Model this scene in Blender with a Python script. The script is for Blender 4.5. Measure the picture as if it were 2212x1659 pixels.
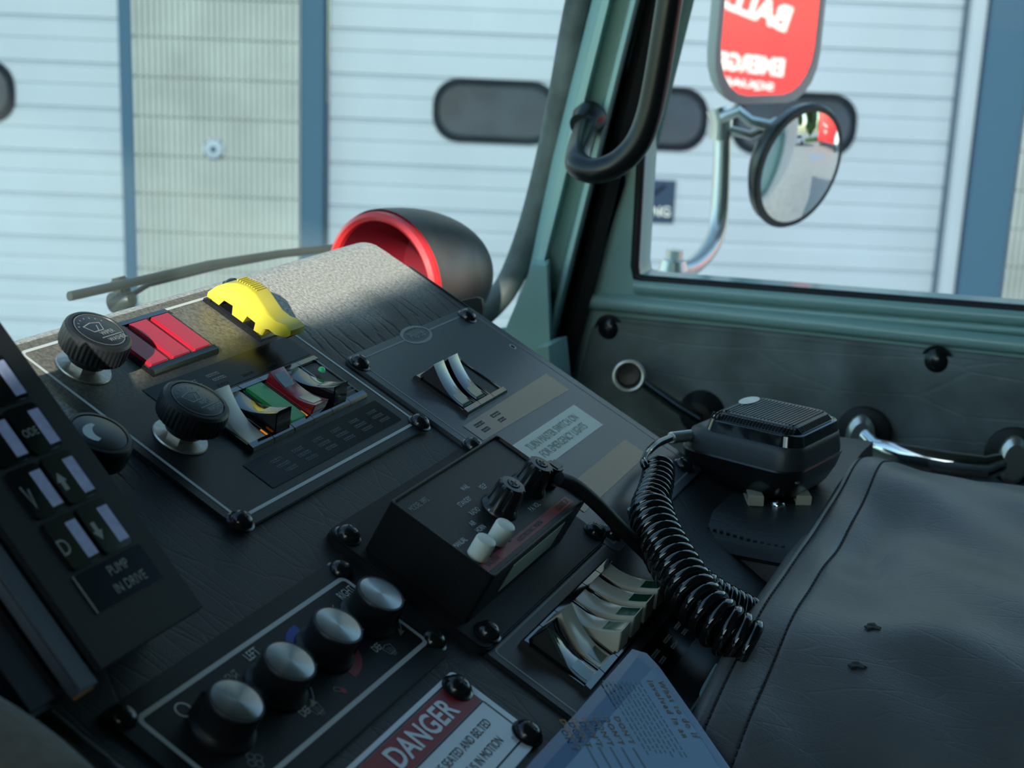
import bpy, bmesh, math, random
from mathutils import Vector, Matrix
random.seed(7)
for o in list(bpy.data.objects): bpy.data.objects.remove(o)
S = bpy.context.scene; COL = S.collection
R_ = math.radians
# ---------------------------------------------------------------- camera
F = 3200.0; CX, CY = 1106.0, 829.5
AX = Vector((2517-CX, CY-27, -F)).normalized()
UP = Vector((.04, .966, .259)); UP = (UP-AX*UP.dot(AX)).normalized()
FW = UP.cross(AX)
RW = Matrix((AX, FW, UP))                       # camera axes -> world axes
cam = bpy.data.cameras.new('camera'); camo = bpy.data.objects.new('camera', cam); COL.objects.link(camo)
camo.matrix_world = RW.to_4x4(); cam.sensor_width = 36; cam.lens = 36*F/2212
cam.clip_start = .02; cam.clip_end = 300
cam.dof.use_dof = True; cam.dof.focus_distance = .85; cam.dof.aperture_fstop = 13
S.camera = camo
# ---------------------------------------------------------------- world, sun, exposure
SUN_DIR = Vector((.885, .327, -.318)).normalized()
W = bpy.data.worlds.new('world'); S.world = W; W.use_nodes = True
nt = W.node_tree; bg = nt.nodes['Background']; sky = nt.nodes.new('ShaderNodeTexSky')
sky.sky_type = 'NISHITA'; sky.sun_disc = False; sky.sun_elevation = R_(32); sky.sun_rotation = R_(250)
tint = nt.nodes.new('ShaderNodeVectorMath'); tint.operation = 'MULTIPLY'; tint.inputs[1].default_value = (.84, 1.0, .92); nt.links.new(sky.outputs[0], tint.inputs[0]); nt.links.new(tint.outputs[0], bg.inputs[0]); bg.inputs[1].default_value = .24
sun = bpy.data.lights.new('sun', 'SUN'); suno = bpy.data.objects.new('sun', sun); COL.objects.link(suno)
sun.energy = 5.0; sun.color = (.98, .95, .84); sun.angle = R_(.6)
suno.rotation_euler = SUN_DIR.to_track_quat('-Z', 'Y').to_euler(); suno.location = (-5, -2, 3)
S.view_settings.view_transform = 'Standard'; S.view_settings.look = 'None'; S.view_settings.gamma = 1
S.view_settings.exposure = 0.6; S.view_settings.use_curve_mapping = False
S.cycles.use_denoising = True; S.cycles.max_bounces = 10; S.cycles.transparent_max_bounces = 16
S.cycles.caustics_reflective = False; S.cycles.caustics_refractive = False; S.cycles.sample_clamp_indirect = 6

# ---------------------------------------------------------------- coordinates
def ray(x, y): return RW @ Vector(((x-CX)/F, (CY-y)/F, -1))
def on(x, y, ax, val):
    r = ray(x, y); return r*(val/r[ax])
AL = math.atan2(.4528, .8925)
BV = Vector((0, -math.cos(AL), -math.sin(AL))); NV = Vector((0, -math.sin(AL), math.cos(AL)))
P0 = ray(1106, 1250).normalized()*.80           # origin of the console plane
def con(u, v, w=0): return P0+Vector((u, 0, 0))*.001+BV*(v*.001)+NV*(w*.001)
def cmat(u=0, v=0, w=0):                        # console frame: x right, y up the slope, z off the panel, metres
    m = Matrix((Vector((1, 0, 0)), -BV, NV)).transposed().to_4x4(); m.translation = con(u, v, w); return m
def uvw(x, y, w=0):
    r = ray(x, y); t = (NV.dot(P0)+w*.001)/NV.dot(r); p = r*t-P0; return p.x*1000, p.dot(BV)*1000, w
def scr(x, y, off=0):                           # a point on the curved windscreen
    r = ray(x, y); t = .7
    for _ in range(60):
        p = r*t; Yw = wsY(p.x, p.z)+off; t += (Yw-p.y)/max(.3, r.y)*.5
    return r*t
def wsY(X, z): return .72-.87*max(0, abs(X-.0)-1)**2-.1*(z+.3)
# ---------------------------------------------------------------- materials
MT = {}
def new_mat(name):
    m = bpy.data.materials.new(name); m.use_nodes = True; MT[name] = m
    return m, m.node_tree, m.node_tree.nodes['Principled BSDF']
def mat(name, col, rough=.5, metal=0, spec=.5, bump=0, bscale=40, var=0, vscale=8, emit=None, coat=0, specks=0, speckcol=(.5,.48,.42), wrinkle=0, wscale=30, trans=0, sheen=0, voro=0, coords='Object'):
    m, t, b = new_mat(name); N = t.nodes; L = t.links
    b.inputs['Base Color'].default_value = (*col, 1); b.inputs['Roughness'].default_value = rough
    b.inputs['Metallic'].default_value = metal; b.inputs['Specular IOR Level'].default_value = spec
    b.inputs['Coat Weight'].default_value = coat; b.inputs['Coat Roughness'].default_value = .08
    if sheen: b.inputs['Sheen Weight'].default_value = sheen; b.inputs['Sheen Roughness'].default_value = .4
    if trans: b.inputs['Transmission Weight'].default_value = trans
    if emit: b.inputs['Emission Color'].default_value = (*emit[:3], 1); b.inputs['Emission Strength'].default_value = emit[3]
    tc = N.new('ShaderNodeTexCoord')
    colsock = None
    if var or specks:
        nz = N.new('ShaderNodeTexNoise'); nz.inputs['Scale'].default_value = vscale; nz.inputs['Detail'].default_value = 6
        L.new(tc.outputs[coords], nz.inputs['Vector'])
        rp = N.new('ShaderNodeMapRange'); rp.inputs[1].default_value = .3; rp.inputs[2].default_value = .7
        rp.inputs[3].default_value = 1-var; rp.inputs[4].default_value = 1+var
        L.new(nz.outputs[0], rp.inputs[0])
        mx = N.new('ShaderNodeVectorMath'); mx.operation = 'SCALE'; mx.inputs[0].default_value = col; L.new(rp.outputs[0], mx.inputs['Scale'])
        colsock = mx.outputs[0]
        if specks:
            n2 = N.new('ShaderNodeTexNoise'); n2.inputs['Scale'].default_value = 900; n2.inputs['Detail'].default_value = 2
            L.new(tc.outputs[coords], n2.inputs['Vector'])
            r2 = N.new('ShaderNodeMapRange'); r2.inputs[1].default_value = .70-.0; r2.inputs[2].default_value = .78; r2.inputs[4].default_value = specks
            L.new(n2.outputs[0], r2.inputs[0])
            mm = N.new('ShaderNodeMix'); mm.data_type = 'RGBA'; L.new(r2.outputs[0], mm.inputs[0]); L.new(colsock, mm.inputs[6]); mm.inputs[7].default_value = (*speckcol, 1)
            colsock = mm.outputs[2]
        L.new(colsock, b.inputs['Base Color'])
    last = None
    def addbump(hsock, strength, dist=.001):
        nonlocal last
        bp = N.new('ShaderNodeBump'); bp.inputs['Strength'].default_value = strength; bp.inputs['Distance'].default_value = dist
        L.new(hsock, bp.inputs['Height'])
        if last: L.new(last, bp.inputs['Normal'])
        last = bp.outputs[0]; L.new(last, b.inputs['Normal'])
    if wrinkle:
        mp = N.new('ShaderNodeMapping'); mp.inputs['Scale'].default_value = (1, .25, 1); L.new(tc.outputs[coords], mp.inputs[0])
        dn = N.new('ShaderNodeTexNoise'); dn.inputs['Scale'].default_value = 9; L.new(mp.outputs[0], dn.inputs['Vector'])
        ad = N.new('ShaderNodeMix'); ad.data_type = 'VECTOR'; ad.inputs[0].default_value = .06; L.new(mp.outputs[0], ad.inputs[4]); L.new(dn.outputs['Color'], ad.inputs[5])
        vo = N.new('ShaderNodeTexVoronoi'); vo.feature = 'DISTANCE_TO_EDGE'; vo.inputs['Scale'].default_value = wscale; L.new(ad.outputs[1], vo.inputs['Vector'])
        mr = N.new('ShaderNodeMapRange'); mr.inputs[2].default_value = .05; L.new(vo.outputs[0], mr.inputs[0])
        mk = N.new('ShaderNodeTexNoise'); mk.inputs['Scale'].default_value = 7; L.new(tc.outputs[coords], mk.inputs['Vector'])
        ml = N.new('ShaderNodeMath'); ml.operation = 'MULTIPLY'; L.new(mr.outputs[0], ml.inputs[0]); L.new(mk.outputs[0], ml.inputs[1])
        addbump(ml.outputs[0], wrinkle, .002)
    if voro:
        v2 = N.new('ShaderNodeTexVoronoi'); v2.feature = 'SMOOTH_F1'; v2.inputs['Scale'].default_value = voro; L.new(tc.outputs[coords], v2.inputs['Vector'])
        addbump(v2.outputs[0], .25, .001)
    if bump:
        nb = N.new('ShaderNodeTexNoise'); nb.inputs['Scale'].default_value = bscale; nb.inputs['Detail'].default_value = 5
        L.new(tc.outputs[coords], nb.inputs['Vector']); addbump(nb.outputs[0], bump)
    return m
def glass(name, tint, dust, fres=1.3, rough=.0):
    m, t, b = new_mat(name); N = t.nodes; L = t.links; N.remove(b)
    out = [n for n in N if n.type == 'OUTPUT_MATERIAL'][0]
    tr = N.new('ShaderNodeBsdfTransparent'); tr.inputs[0].default_value = (*tint, 1)
    gl = N.new('ShaderNodeBsdfGlossy'); gl.inputs['Roughness'].default_value = rough
    fr = N.new('ShaderNodeFresnel'); fr.inputs[0].default_value = fres
    m1 = N.new('ShaderNodeMixShader'); ge = N.new('ShaderNodeNewGeometry'); iv = N.new('ShaderNodeMath'); iv.operation = 'SUBTRACT'; iv.inputs[0].default_value = 1; L.new(ge.outputs['Backfacing'], iv.inputs[1]); mu = N.new('ShaderNodeMath'); mu.operation = 'MULTIPLY'; L.new(fr.outputs[0], mu.inputs[0]); L.new(iv.outputs[0], mu.inputs[1])
    L.new(mu.outputs[0], m1.inputs[0]); L.new(tr.outputs[0], m1.inputs[1]); L.new(gl.outputs[0], m1.inputs[2])
    last = m1
    if dust:
        df = N.new('ShaderNodeBsdfDiffuse'); df.inputs[0].default_value = (.72, .85, .8, 1)
        tc = N.new('ShaderNodeTexCoord'); nz = N.new('ShaderNodeTexNoise'); nz.inputs['Scale'].default_value = 2.2; nz.inputs['Detail'].default_value = 4
        mp = N.new('ShaderNodeMapping'); mp.inputs['Rotation'].default_value = (0, .5, 0); mp.inputs['Scale'].default_value = (3, 1, .6)
        L.new(tc.outputs['Object'], mp.inputs[0]); L.new(mp.outputs[0], nz.inputs['Vector'])
        rp = N.new('ShaderNodeMapRange'); rp.inputs[1].default_value = .35; rp.inputs[2].default_value = .65; rp.inputs[3].default_value = dust*.5; rp.inputs[4].default_value = dust*1.5
        L.new(nz.outputs[0], rp.inputs[0])
        m2 = N.new('ShaderNodeMixShader'); L.new(rp.outputs[0], m2.inputs[0]); L.new(last.outputs[0], m2.inputs[1]); L.new(df.outputs[0], m2.inputs[2]); last = m2
    L.new(last.outputs[0], out.inputs[0])
mat('vinyl', (.034, .036, .036), .42, spec=.5, wrinkle=.3, wscale=60, bump=.25, bscale=900, var=.25, vscale=14)
mat('console_vinyl', (.030, .035, .036), .42, spec=.45, wrinkle=.15, wscale=60, bump=.25, bscale=1400)
mat('panel', (.014, .017, .019), .40, spec=.35, bump=.06, bscale=1500, var=.2, vscale=30, specks=.55)
mat('panel_dark', (.010, .012, .012), .42, spec=.25, bump=.05, bscale=1500, specks=.3)
mat('panel_blue', (.062, .072, .086), .32, spec=.6, var=.15, vscale=10)
mat('label_black', (.005, .006, .007), .22, spec=.12, var=.2, vscale=60)
mat('label_film', (.020, .024, .028), .14, spec=.7)
mat('white_line', (.55, .60, .60), .5)
mat('ink_white', (.65, .70, .68), .5)
mat('ink_grey', (.26, .29, .28), .5)
mat('ink_black', (.01, .01, .012), .5)
mat('ink_red', (.30, .012, .016), .45)
mat('ink_blue', (.015, .06, .36), .5)
mat('ink_orange', (.55, .20, .02), .6)
mat('white_sign', (.74, .78, .78), .16, spec=.6, var=.05, vscale=20, coat=.3)
mat('beige_label', (.80, .82, .70), .45)
mat('paper', (.62, .70, .78), .5, var=.05)
mat('black_plastic', (.010, .011, .012), .28, spec=.5)
mat('black_gloss', (.008, .009, .010), .07, spec=1.0)
mat('black_matte', (.010, .011, .012), .55, spec=.25, bump=.15, bscale=1200)
mat('black_case', (.008, .009, .010), .38, spec=.3, bump=.2, bscale=1500)
mat('siren_face', (.016, .017, .015), .45, spec=.3, bump=.06, bscale=1500, specks=.3)
mat('mirror_shell', (.50, .52, .48), .4)
mat('mic_shell', (.034, .039, .044), .42, bump=.12, bscale=1200)
mat('rubber', (.012, .012, .013), .6)
mat('seal_rubber', (.10, .118, .112), .55, var=.5, vscale=25, bump=.2, bscale=80)
mat('screw_black', (.012, .013, .014), .22, spec=.6)
mat('steel', (.5, .47, .42), .35, metal=.9, bump=.15, bscale=300, var=.15, vscale=60)
mat('chrome', (.85, .85, .84), .07, metal=1)
mat('chrome_dull', (.82, .80, .74), .36, metal=1)
mat('brass', (.92, .86, .66), .4, metal=.55)
mat('red_lens', (.42, .012, .03), .35, coat=.2, specks=.3, speckcol=(.7, .4, .4))
mat('green_lens', (.01, .20, .055), .25, emit=(.02, .5, .10, .035), bump=.1, bscale=300)
mat('green_glass', (.01, .07, .035), .12, coat=.5)
mat('green_led', (.05, .55, .22), .1, emit=(.1, .9, .35, .06))
mat('amber_glow', (.5, .12, .01), .3, emit=(1, .32, .03, .35))
mat('yellow', (.54, .47, .045), .38, spec=.5)
mat('ivory', (.74, .68, .56), .22, spec=.5)
mat('beige_rocker', (.66, .62, .50), .16, spec=.5)
mat('red_rocker', (.30, .01, .018), .2, coat=.3)
mat('button_white', (.80, .85, .76), .32, spec=.4)
mat('pale_bar', (.34, .40, .58), .25, var=.12, vscale=300, emit=(.3, .4, .8, .03))
mat('knob_black', (.012, .014, .016), .40, spec=.35)
mat('leather', (.125, .122, .120), .42, spec=.6, wrinkle=.12, wscale=90, bump=.25, bscale=700, var=.3, vscale=9)
mat('thread', (.02, .02, .02), .7)
mat('piping', (.25, .42, .42), .5)
mat('paint', (.34, .54, .51), .28, spec=.5, coat=.25)
mat('paint_rough', (.15, .26, .25), .38, bump=.05, bscale=200)
mat('door_vinyl', (.17, .20, .20), .40, wrinkle=.25, wscale=30, bump=.3, bscale=500, var=.45, vscale=14)
mat('dome_black', (.055, .055, .052), .42, var=.5, vscale=20)
mat('red_ring', (.62, .03, .035), .32, coat=.3)
mat('red_inner', (.17, .008, .018), .4)
mat('bracket_grey', (.035, .04, .038), .4)
mat('cloth', (.11, .095, .075), .9, bump=.8, bscale=160, var=.55, vscale=45, sheen=.4)
mat('sleeve_blue', (.02, .05, .14), .22, coat=.4, var=.3, vscale=10)
mat('roof_lining', (.035, .045, .045), .8)
mat('cab_wall', (.05, .07, .07), .6)
mat('door_panel_ext', (.130, .172, .222), .55, var=.05, vscale=1.5)
mat('wall_block', (.175, .205, .212), .85, bump=.5, bscale=20, var=.12, vscale=3)
mat('jamb_blue', (.020, .050, .085), .7, spec=.08)
mat('dark_glass', (.012, .018, .028), .12, spec=.6, var=.4, vscale=3)
mat('window_rubber', (.004, .006, .010), .9, spec=.05)
mat('asphalt', (.33, .33, .32), .9, bump=.4, bscale=30, var=.1, vscale=3)
mat('blue_paint', (.12, .35, .65), .7)
mat('grass', (.10, .20, .03), .9, bump=.6, bscale=8, var=.3, vscale=2)
mat('foliage', (.06, .11, .025), .8, bump=1, bscale=4, var=.5, vscale=1.5)
mat('sign_navy', (.010, .022, .045), .7, spec=.1)
mat('van_red', (.72, .012, .02), .35, coat=.3)
mat('white_paint', (.8, .8, .78), .4)
mat('tyre', (.015, .015, .015), .8)
mat('stone_white', (.62, .62, .58), .7)
glass('windscreen_glass', (.84, .95, .94), .075, 1.22)
glass('door_glass', (.95, .985, .99), .012, 1.12)
glass('clear_film', (.84, .90, .95), 0, 1.12, .08)
m, t, b = new_mat('mirror'); b.inputs['Base Color'].default_value = (.92, .93, .92, 1); b.inputs['Metallic'].default_value = 1; b.inputs['Roughness'].default_value = .01
# brushed aluminium knob face: fan of bright streaks around its centre
m, t, b = new_mat('spun_metal'); N = t.nodes; L = t.links
b.inputs['Metallic'].default_value = 1; b.inputs['Roughness'].default_value = .25; b.inputs['Base Color'].default_value = (.32, .31, .29, 1)
b.inputs['Anisotropic'].default_value = .95; b.inputs['Anisotropic Rotation'].default_value = .25
tg = N.new('ShaderNodeTangent'); tg.direction_type = 'RADIAL'; tg.axis = 'Z'; L.new(tg.outputs[0], b.inputs['Tangent'])
# dust plus painted-in sunlight: colour pales up the dash crest and upper switch panel
def dust_and_sun(m, base, dust_sunc, lo, hi, crease=0):
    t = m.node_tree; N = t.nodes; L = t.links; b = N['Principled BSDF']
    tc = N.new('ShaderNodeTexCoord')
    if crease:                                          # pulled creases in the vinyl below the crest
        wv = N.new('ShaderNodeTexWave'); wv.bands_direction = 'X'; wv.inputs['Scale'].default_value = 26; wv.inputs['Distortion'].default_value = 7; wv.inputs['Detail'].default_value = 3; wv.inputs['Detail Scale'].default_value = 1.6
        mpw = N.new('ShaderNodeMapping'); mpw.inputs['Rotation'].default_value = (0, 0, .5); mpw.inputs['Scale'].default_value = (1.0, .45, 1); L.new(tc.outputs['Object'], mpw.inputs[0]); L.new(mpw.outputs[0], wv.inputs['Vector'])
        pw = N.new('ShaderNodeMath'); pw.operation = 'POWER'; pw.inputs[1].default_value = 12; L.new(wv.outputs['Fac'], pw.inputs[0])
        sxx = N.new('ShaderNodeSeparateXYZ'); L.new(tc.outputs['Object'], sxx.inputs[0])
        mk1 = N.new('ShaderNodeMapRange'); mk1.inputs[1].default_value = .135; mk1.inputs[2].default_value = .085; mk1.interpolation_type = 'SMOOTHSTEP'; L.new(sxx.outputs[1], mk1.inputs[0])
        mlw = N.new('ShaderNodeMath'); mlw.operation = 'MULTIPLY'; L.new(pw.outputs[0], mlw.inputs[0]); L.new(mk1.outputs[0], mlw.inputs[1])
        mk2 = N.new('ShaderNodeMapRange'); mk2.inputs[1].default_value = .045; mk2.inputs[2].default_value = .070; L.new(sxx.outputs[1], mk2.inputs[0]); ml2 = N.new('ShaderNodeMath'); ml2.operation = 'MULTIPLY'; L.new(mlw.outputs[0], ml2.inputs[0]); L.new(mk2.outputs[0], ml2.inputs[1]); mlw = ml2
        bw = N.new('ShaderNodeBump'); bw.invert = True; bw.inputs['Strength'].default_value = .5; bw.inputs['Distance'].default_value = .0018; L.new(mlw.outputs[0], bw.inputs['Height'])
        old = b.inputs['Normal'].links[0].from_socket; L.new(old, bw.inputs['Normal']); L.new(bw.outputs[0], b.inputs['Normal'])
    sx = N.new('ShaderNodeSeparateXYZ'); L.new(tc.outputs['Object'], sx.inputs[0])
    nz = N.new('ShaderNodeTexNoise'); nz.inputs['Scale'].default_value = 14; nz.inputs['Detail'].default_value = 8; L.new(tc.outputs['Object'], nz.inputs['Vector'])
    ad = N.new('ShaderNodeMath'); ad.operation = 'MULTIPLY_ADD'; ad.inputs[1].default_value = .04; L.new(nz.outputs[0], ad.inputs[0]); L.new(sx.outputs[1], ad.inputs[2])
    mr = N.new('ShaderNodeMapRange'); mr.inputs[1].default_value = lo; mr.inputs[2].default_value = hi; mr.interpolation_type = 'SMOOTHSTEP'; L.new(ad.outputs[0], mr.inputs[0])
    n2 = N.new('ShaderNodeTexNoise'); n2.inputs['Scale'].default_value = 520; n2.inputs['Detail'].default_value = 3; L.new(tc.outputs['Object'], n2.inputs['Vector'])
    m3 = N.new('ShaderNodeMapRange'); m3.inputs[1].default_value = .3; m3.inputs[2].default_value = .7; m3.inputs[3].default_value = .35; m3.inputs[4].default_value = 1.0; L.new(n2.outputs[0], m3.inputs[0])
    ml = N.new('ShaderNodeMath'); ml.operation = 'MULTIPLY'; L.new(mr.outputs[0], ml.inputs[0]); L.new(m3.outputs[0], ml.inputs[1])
    mm_ = N.new('ShaderNodeMix'); mm_.data_type = 'RGBA'; L.new(ml.outputs[0], mm_.inputs[0]); mm_.inputs[6].default_value = (*base, 1); mm_.inputs[7].default_value = (*dust_sunc, 1)
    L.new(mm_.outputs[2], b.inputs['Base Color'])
dust_and_sun(mat('dash_vinyl', (.030, .032, .033), .45, spec=.35, wrinkle=.16, wscale=95, bump=.3, bscale=1100), (.030, .032, .033), (.62, .60, .54), .105, .15, 1)
dust_and_sun(mat('panel_dust_sun', (.014, .017, .019), .42, spec=.35, bump=.08, bscale=1500), (.014, .017, .019), (.20, .19, .15), .035, .075)  # sun patch painted into the plate's upper colour, along with its dust

# ---------------------------------------------------------------- mesh builder
class MB:
    def __init__(s, mt='panel', M=None, eps=.0003): s.eps = eps; s.v = []; s.f = []; s.mi = []; s.m = [mt]; s.M = M or Matrix()
    def slot(s, mt):
        if mt is None: return 0
        if mt not in s.m: s.m.append(mt)
        return s.m.index(mt)
    def add(s, vs, fs, mt=None, M=None):
        k = len(s.v); T = s.M @ M if M is not None else s.M
        s.v += [T @ Vector(p) for p in vs]; s.f += [[i+k for i in f] for f in fs]; s.mi += [s.slot(mt)]*len(fs)
    def addbm(s, bm, mt=None, M=None):
        bm.verts.index_update(); s.add([v.co.copy() for v in bm.verts], [[v.index for v in f.verts] for f in bm.faces], mt, M); bm.free()
    def box(s, x0, x1, y0, y1, z0, z1, bev=0, mt=None, M=None, seg=2):
        bm = bmesh.new(); bmesh.ops.create_cube(bm, size=1)
        for v in bm.verts: v.co = Vector(((x0+x1)/2+v.co.x*(x1-x0), (y0+y1)/2+v.co.y*(y1-y0), (z0+z1)/2+v.co.z*(z1-z0)))
        if bev: bmesh.ops.bevel(bm, geom=bm.edges[:], offset=bev, segments=seg, affect='EDGES')
        s.addbm(bm, mt, M)
    def prism(s, poly, z0, z1, bev=0, mt=None, M=None, hole=None):
        if hole:
            bm = bmesh.new()
            for z in (z0, z1):
                es = []
                for lp in (poly, hole):
                    vs = [bm.verts.new((p[0], p[1], z)) for p in lp]
                    es += [bm.edges.new((vs[i], vs[(i+1) % len(vs)])) for i in range(len(vs))]
                bmesh.ops.triangle_fill(bm, use_beauty=True, edges=es)
            bm.verts.ensure_lookup_table(); n0 = len(poly); n1 = len(hole); n = n0+n1
            for off, c in ((0, n0), (n0, n1)):
                for i in range(c):
                    a, b_ = off+i, off+(i+1) % c
                    bm.faces.new((bm.verts[a], bm.verts[b_], bm.verts[n+b_], bm.verts[n+a]))
            bmesh.ops.recalc_face_normals(bm, faces=bm.faces[:]); s.addbm(bm, mt, M); return
        bm = bmesh.new(); a = [bm.verts.new((p[0], p[1], z0)) for p in poly]; f = bm.faces.new(a)
        r = bmesh.ops.extrude_face_region(bm, geom=[f])
        for v in r['geom']:
            if isinstance(v, bmesh.types.BMVert): v.co.z = z1
        bmesh.ops.recalc_face_normals(bm, faces=bm.faces[:])
        if bev: bmesh.ops.bevel(bm, geom=[e for e in bm.edges if abs(e.verts[0].co.z-z1) < 1e-7 and abs(e.verts[1].co.z-z1) < 1e-7], offset=bev, segments=2, affect='EDGES')
        s.addbm(bm, mt, M)
    def lathe(s, prof, seg=32, mt=None, M=None, rf=None, c0=True, c1=True):      # prof (r, z) bottom to top
        vs = []; fs = []; n = len(prof)
        for k in range(seg):
            a = 2*math.pi*k/seg
            for j, (r, z) in enumerate(prof):
                rr = r*(rf(a, j) if rf else 1); vs.append((rr*math.cos(a), rr*math.sin(a), z))
        for k in range(seg):
            for j in range(n-1):
                fs.append([k*n+j, ((k+1) % seg)*n+j, ((k+1) % seg)*n+j+1, k*n+j+1])
        if c0: fs.append([k*n for k in reversed(range(seg))])
        if c1: fs.append([k*n+n-1 for k in range(seg)])
        s.add(vs, fs, mt, M)
    def tube(s, pts, r, seg=10, mt=None, M=None, closed=False, flat=1):
        pts = [Vector(p) for p in pts]; n = len(pts); vs = []; fs = []; seg = max(seg, 13) if (r[0] if isinstance(r, (list, tuple)) else r) > .0012 else seg
        prev = None
        for i, p in enumerate(pts):
            if closed: d = pts[(i+1) % n]-pts[i-1]
            else: d = pts[min(i+1, n-1)]-pts[max(i-1, 0)]
            d.normalize()
            if prev is None:
                a = Vector((0, 0, 1)) if abs(d.z) < .9 else Vector((1, 0, 0)); x = d.cross(a).normalized()
            else: x = (prev-d*prev.dot(d)).normalized()
            prev = x; y = d.cross(x); rr = r[i] if isinstance(r, (list, tuple)) else r
            for k in range(seg):
                a = 2*math.pi*k/seg; vs.append(p+(x*math.cos(a)+y*math.sin(a)*flat)*rr)
        m_ = n if closed else n-1
        for i in range(m_):
            for k in range(seg): fs.append([i*seg+k, i*seg+(k+1) % seg, ((i+1) % n)*seg+(k+1) % seg, ((i+1) % n)*seg+k])
        if not closed: fs.append(list(reversed(range(seg)))); fs.append([(n-1)*seg+k for k in range(seg)])
        s.add(vs, fs, mt, M)
    def grid(s, rows, mt=None, M=None, flip=False):
        n = len(rows[0]); vs = [p for r in rows for p in r]; fs = []
        for i in range(len(rows)-1):
            for j in range(n-1):
                q = [i*n+j, i*n+j+1, (i+1)*n+j+1, (i+1)*n+j]; fs.append(q[::-1] if flip else q)
        s.add(vs, fs, mt, M)
    def loft(s, rings, mt=None, M=None, caps=True):
        n = len(rings[0]); vs = [p for r in rings for p in r]; fs = []
        for i in range(len(rings)-1):
            for j in range(n): fs.append([i*n+j, i*n+(j+1) % n, (i+1)*n+(j+1) % n, (i+1)*n+j])
        if caps: fs.append(list(reversed(range(n)))); fs.append([(len(rings)-1)*n+j for j in range(n)])
        s.add(vs, fs, mt, M)
    def line(s, pts, wd, z, mt, closed=True, h=None, M=None):
        h = s.eps if h is None else h   # flat stripe along a polyline
        pts = [Vector((p[0], p[1])) for p in pts]; n = len(pts)
        ins = []; out = []
        for i, p in enumerate(pts):
            a = pts[i-1] if (closed or i > 0) else None; c = pts[(i+1) % n] if (closed or i < n-1) else None
            d1 = (p-a).normalized() if a is not None else None; d2 = (c-p).normalized() if c is not None else None
            if d1 is None: d1 = d2
            if d2 is None: d2 = d1
            nn = Vector((-(d1+d2).y, (d1+d2).x)).normalized(); k = 1/max(.4, nn.dot(Vector((-d1.y, d1.x))))
            ins.append(p-nn*wd*.5*k); out.append(p+nn*wd*.5*k)
        vs = [(p.x, p.y, z+h) for p in ins]+[(p.x, p.y, z+h) for p in out]
        fs = [[i, (i+1) % n, n+(i+1) % n, n+i] for i in range(n if closed else n-1)]
        s.add(vs, fs, mt, M)
    def text(s, txt, x, y, z, size, mt, rot=0, align='CENTER', xs=1, bold=0, space=1, M=None, mirror=False):
        vs, fs, = text_mesh(txt, align, bold, space)
        T = Matrix.Translation((x, y, z+s.eps*1.5)) @ Matrix.Rotation(R_(rot), 4, 'Z') @ Matrix.Diagonal((size*xs, size, 1, 1))
        s.add(vs, fs, mt, (M @ T) if M is not None else T)
TC = {}
def text_mesh(txt, align, bold, space):
    key = (txt, align, bold, space)
    if key not in TC:
        cu = bpy.data.curves.new('t', 'FONT'); cu.body = txt; cu.align_x = align; cu.align_y = 'CENTER'; cu.offset = bold; cu.space_character = space; cu.resolution_u = 3
        ob = bpy.data.objects.new('t', cu); COL.objects.link(ob); bpy.context.view_layer.update()
        me = bpy.data.meshes.new_from_object(ob.evaluated_get(bpy.context.evaluated_depsgraph_get()))
        TC[key] = ([v.co.copy() for v in me.vertices], [list(p.vertices) for p in me.polygons])
        bpy.data.objects.remove(ob); bpy.data.curves.remove(cu); bpy.data.meshes.remove(me)
    return TC[key]
def rrect(x0, x1, y0, y1, r, n=5):
    out = []
    for cx, cy, a0 in ((x1-r, y1-r, 0), (x0+r, y1-r, 90), (x0+r, y0+r, 180), (x1-r, y0+r, 270)):
        for k in range(n+1):
            a = R_(a0+90*k/n); out.append((cx+r*math.cos(a), cy+r*math.sin(a)))
    return out
def circ(cx, cy, r, n=24, ry=None): return [(cx+r*math.cos(2*math.pi*k/n), cy+(ry or r)*math.sin(2*math.pi*k/n)) for k in range(n)]
def spline(pts, n=8):
    P = [Vector(p) for p in pts]; P = [P[0]*2-P[1]]+P+[P[-1]*2-P[-2]]; out = []
    for i in range(1, len(P)-2):
        for k in range(n):
            t = k/n; a, b_, c, d = P[i-1:i+3]
            out.append(.5*((2*b_)+(c-a)*t+(2*a-5*b_+4*c-d)*t*t+(3*b_-a-3*c+d)*t**3))
    return out+[P[-2]]
def frame(o, x, y, z):
    m = Matrix((x, y, z)).transposed().to_4x4(); m.translation = o; return m
def axis_frame(o, z, xh=None):
    z = Vector(z).normalized(); xh = Vector(xh) if xh else (Vector((0, 0, 1)) if abs(z.z) < .9 else Vector((1, 0, 0)))
    x = (xh-z*xh.dot(z)).normalized(); return frame(Vector(o), x, z.cross(x), z)
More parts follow.
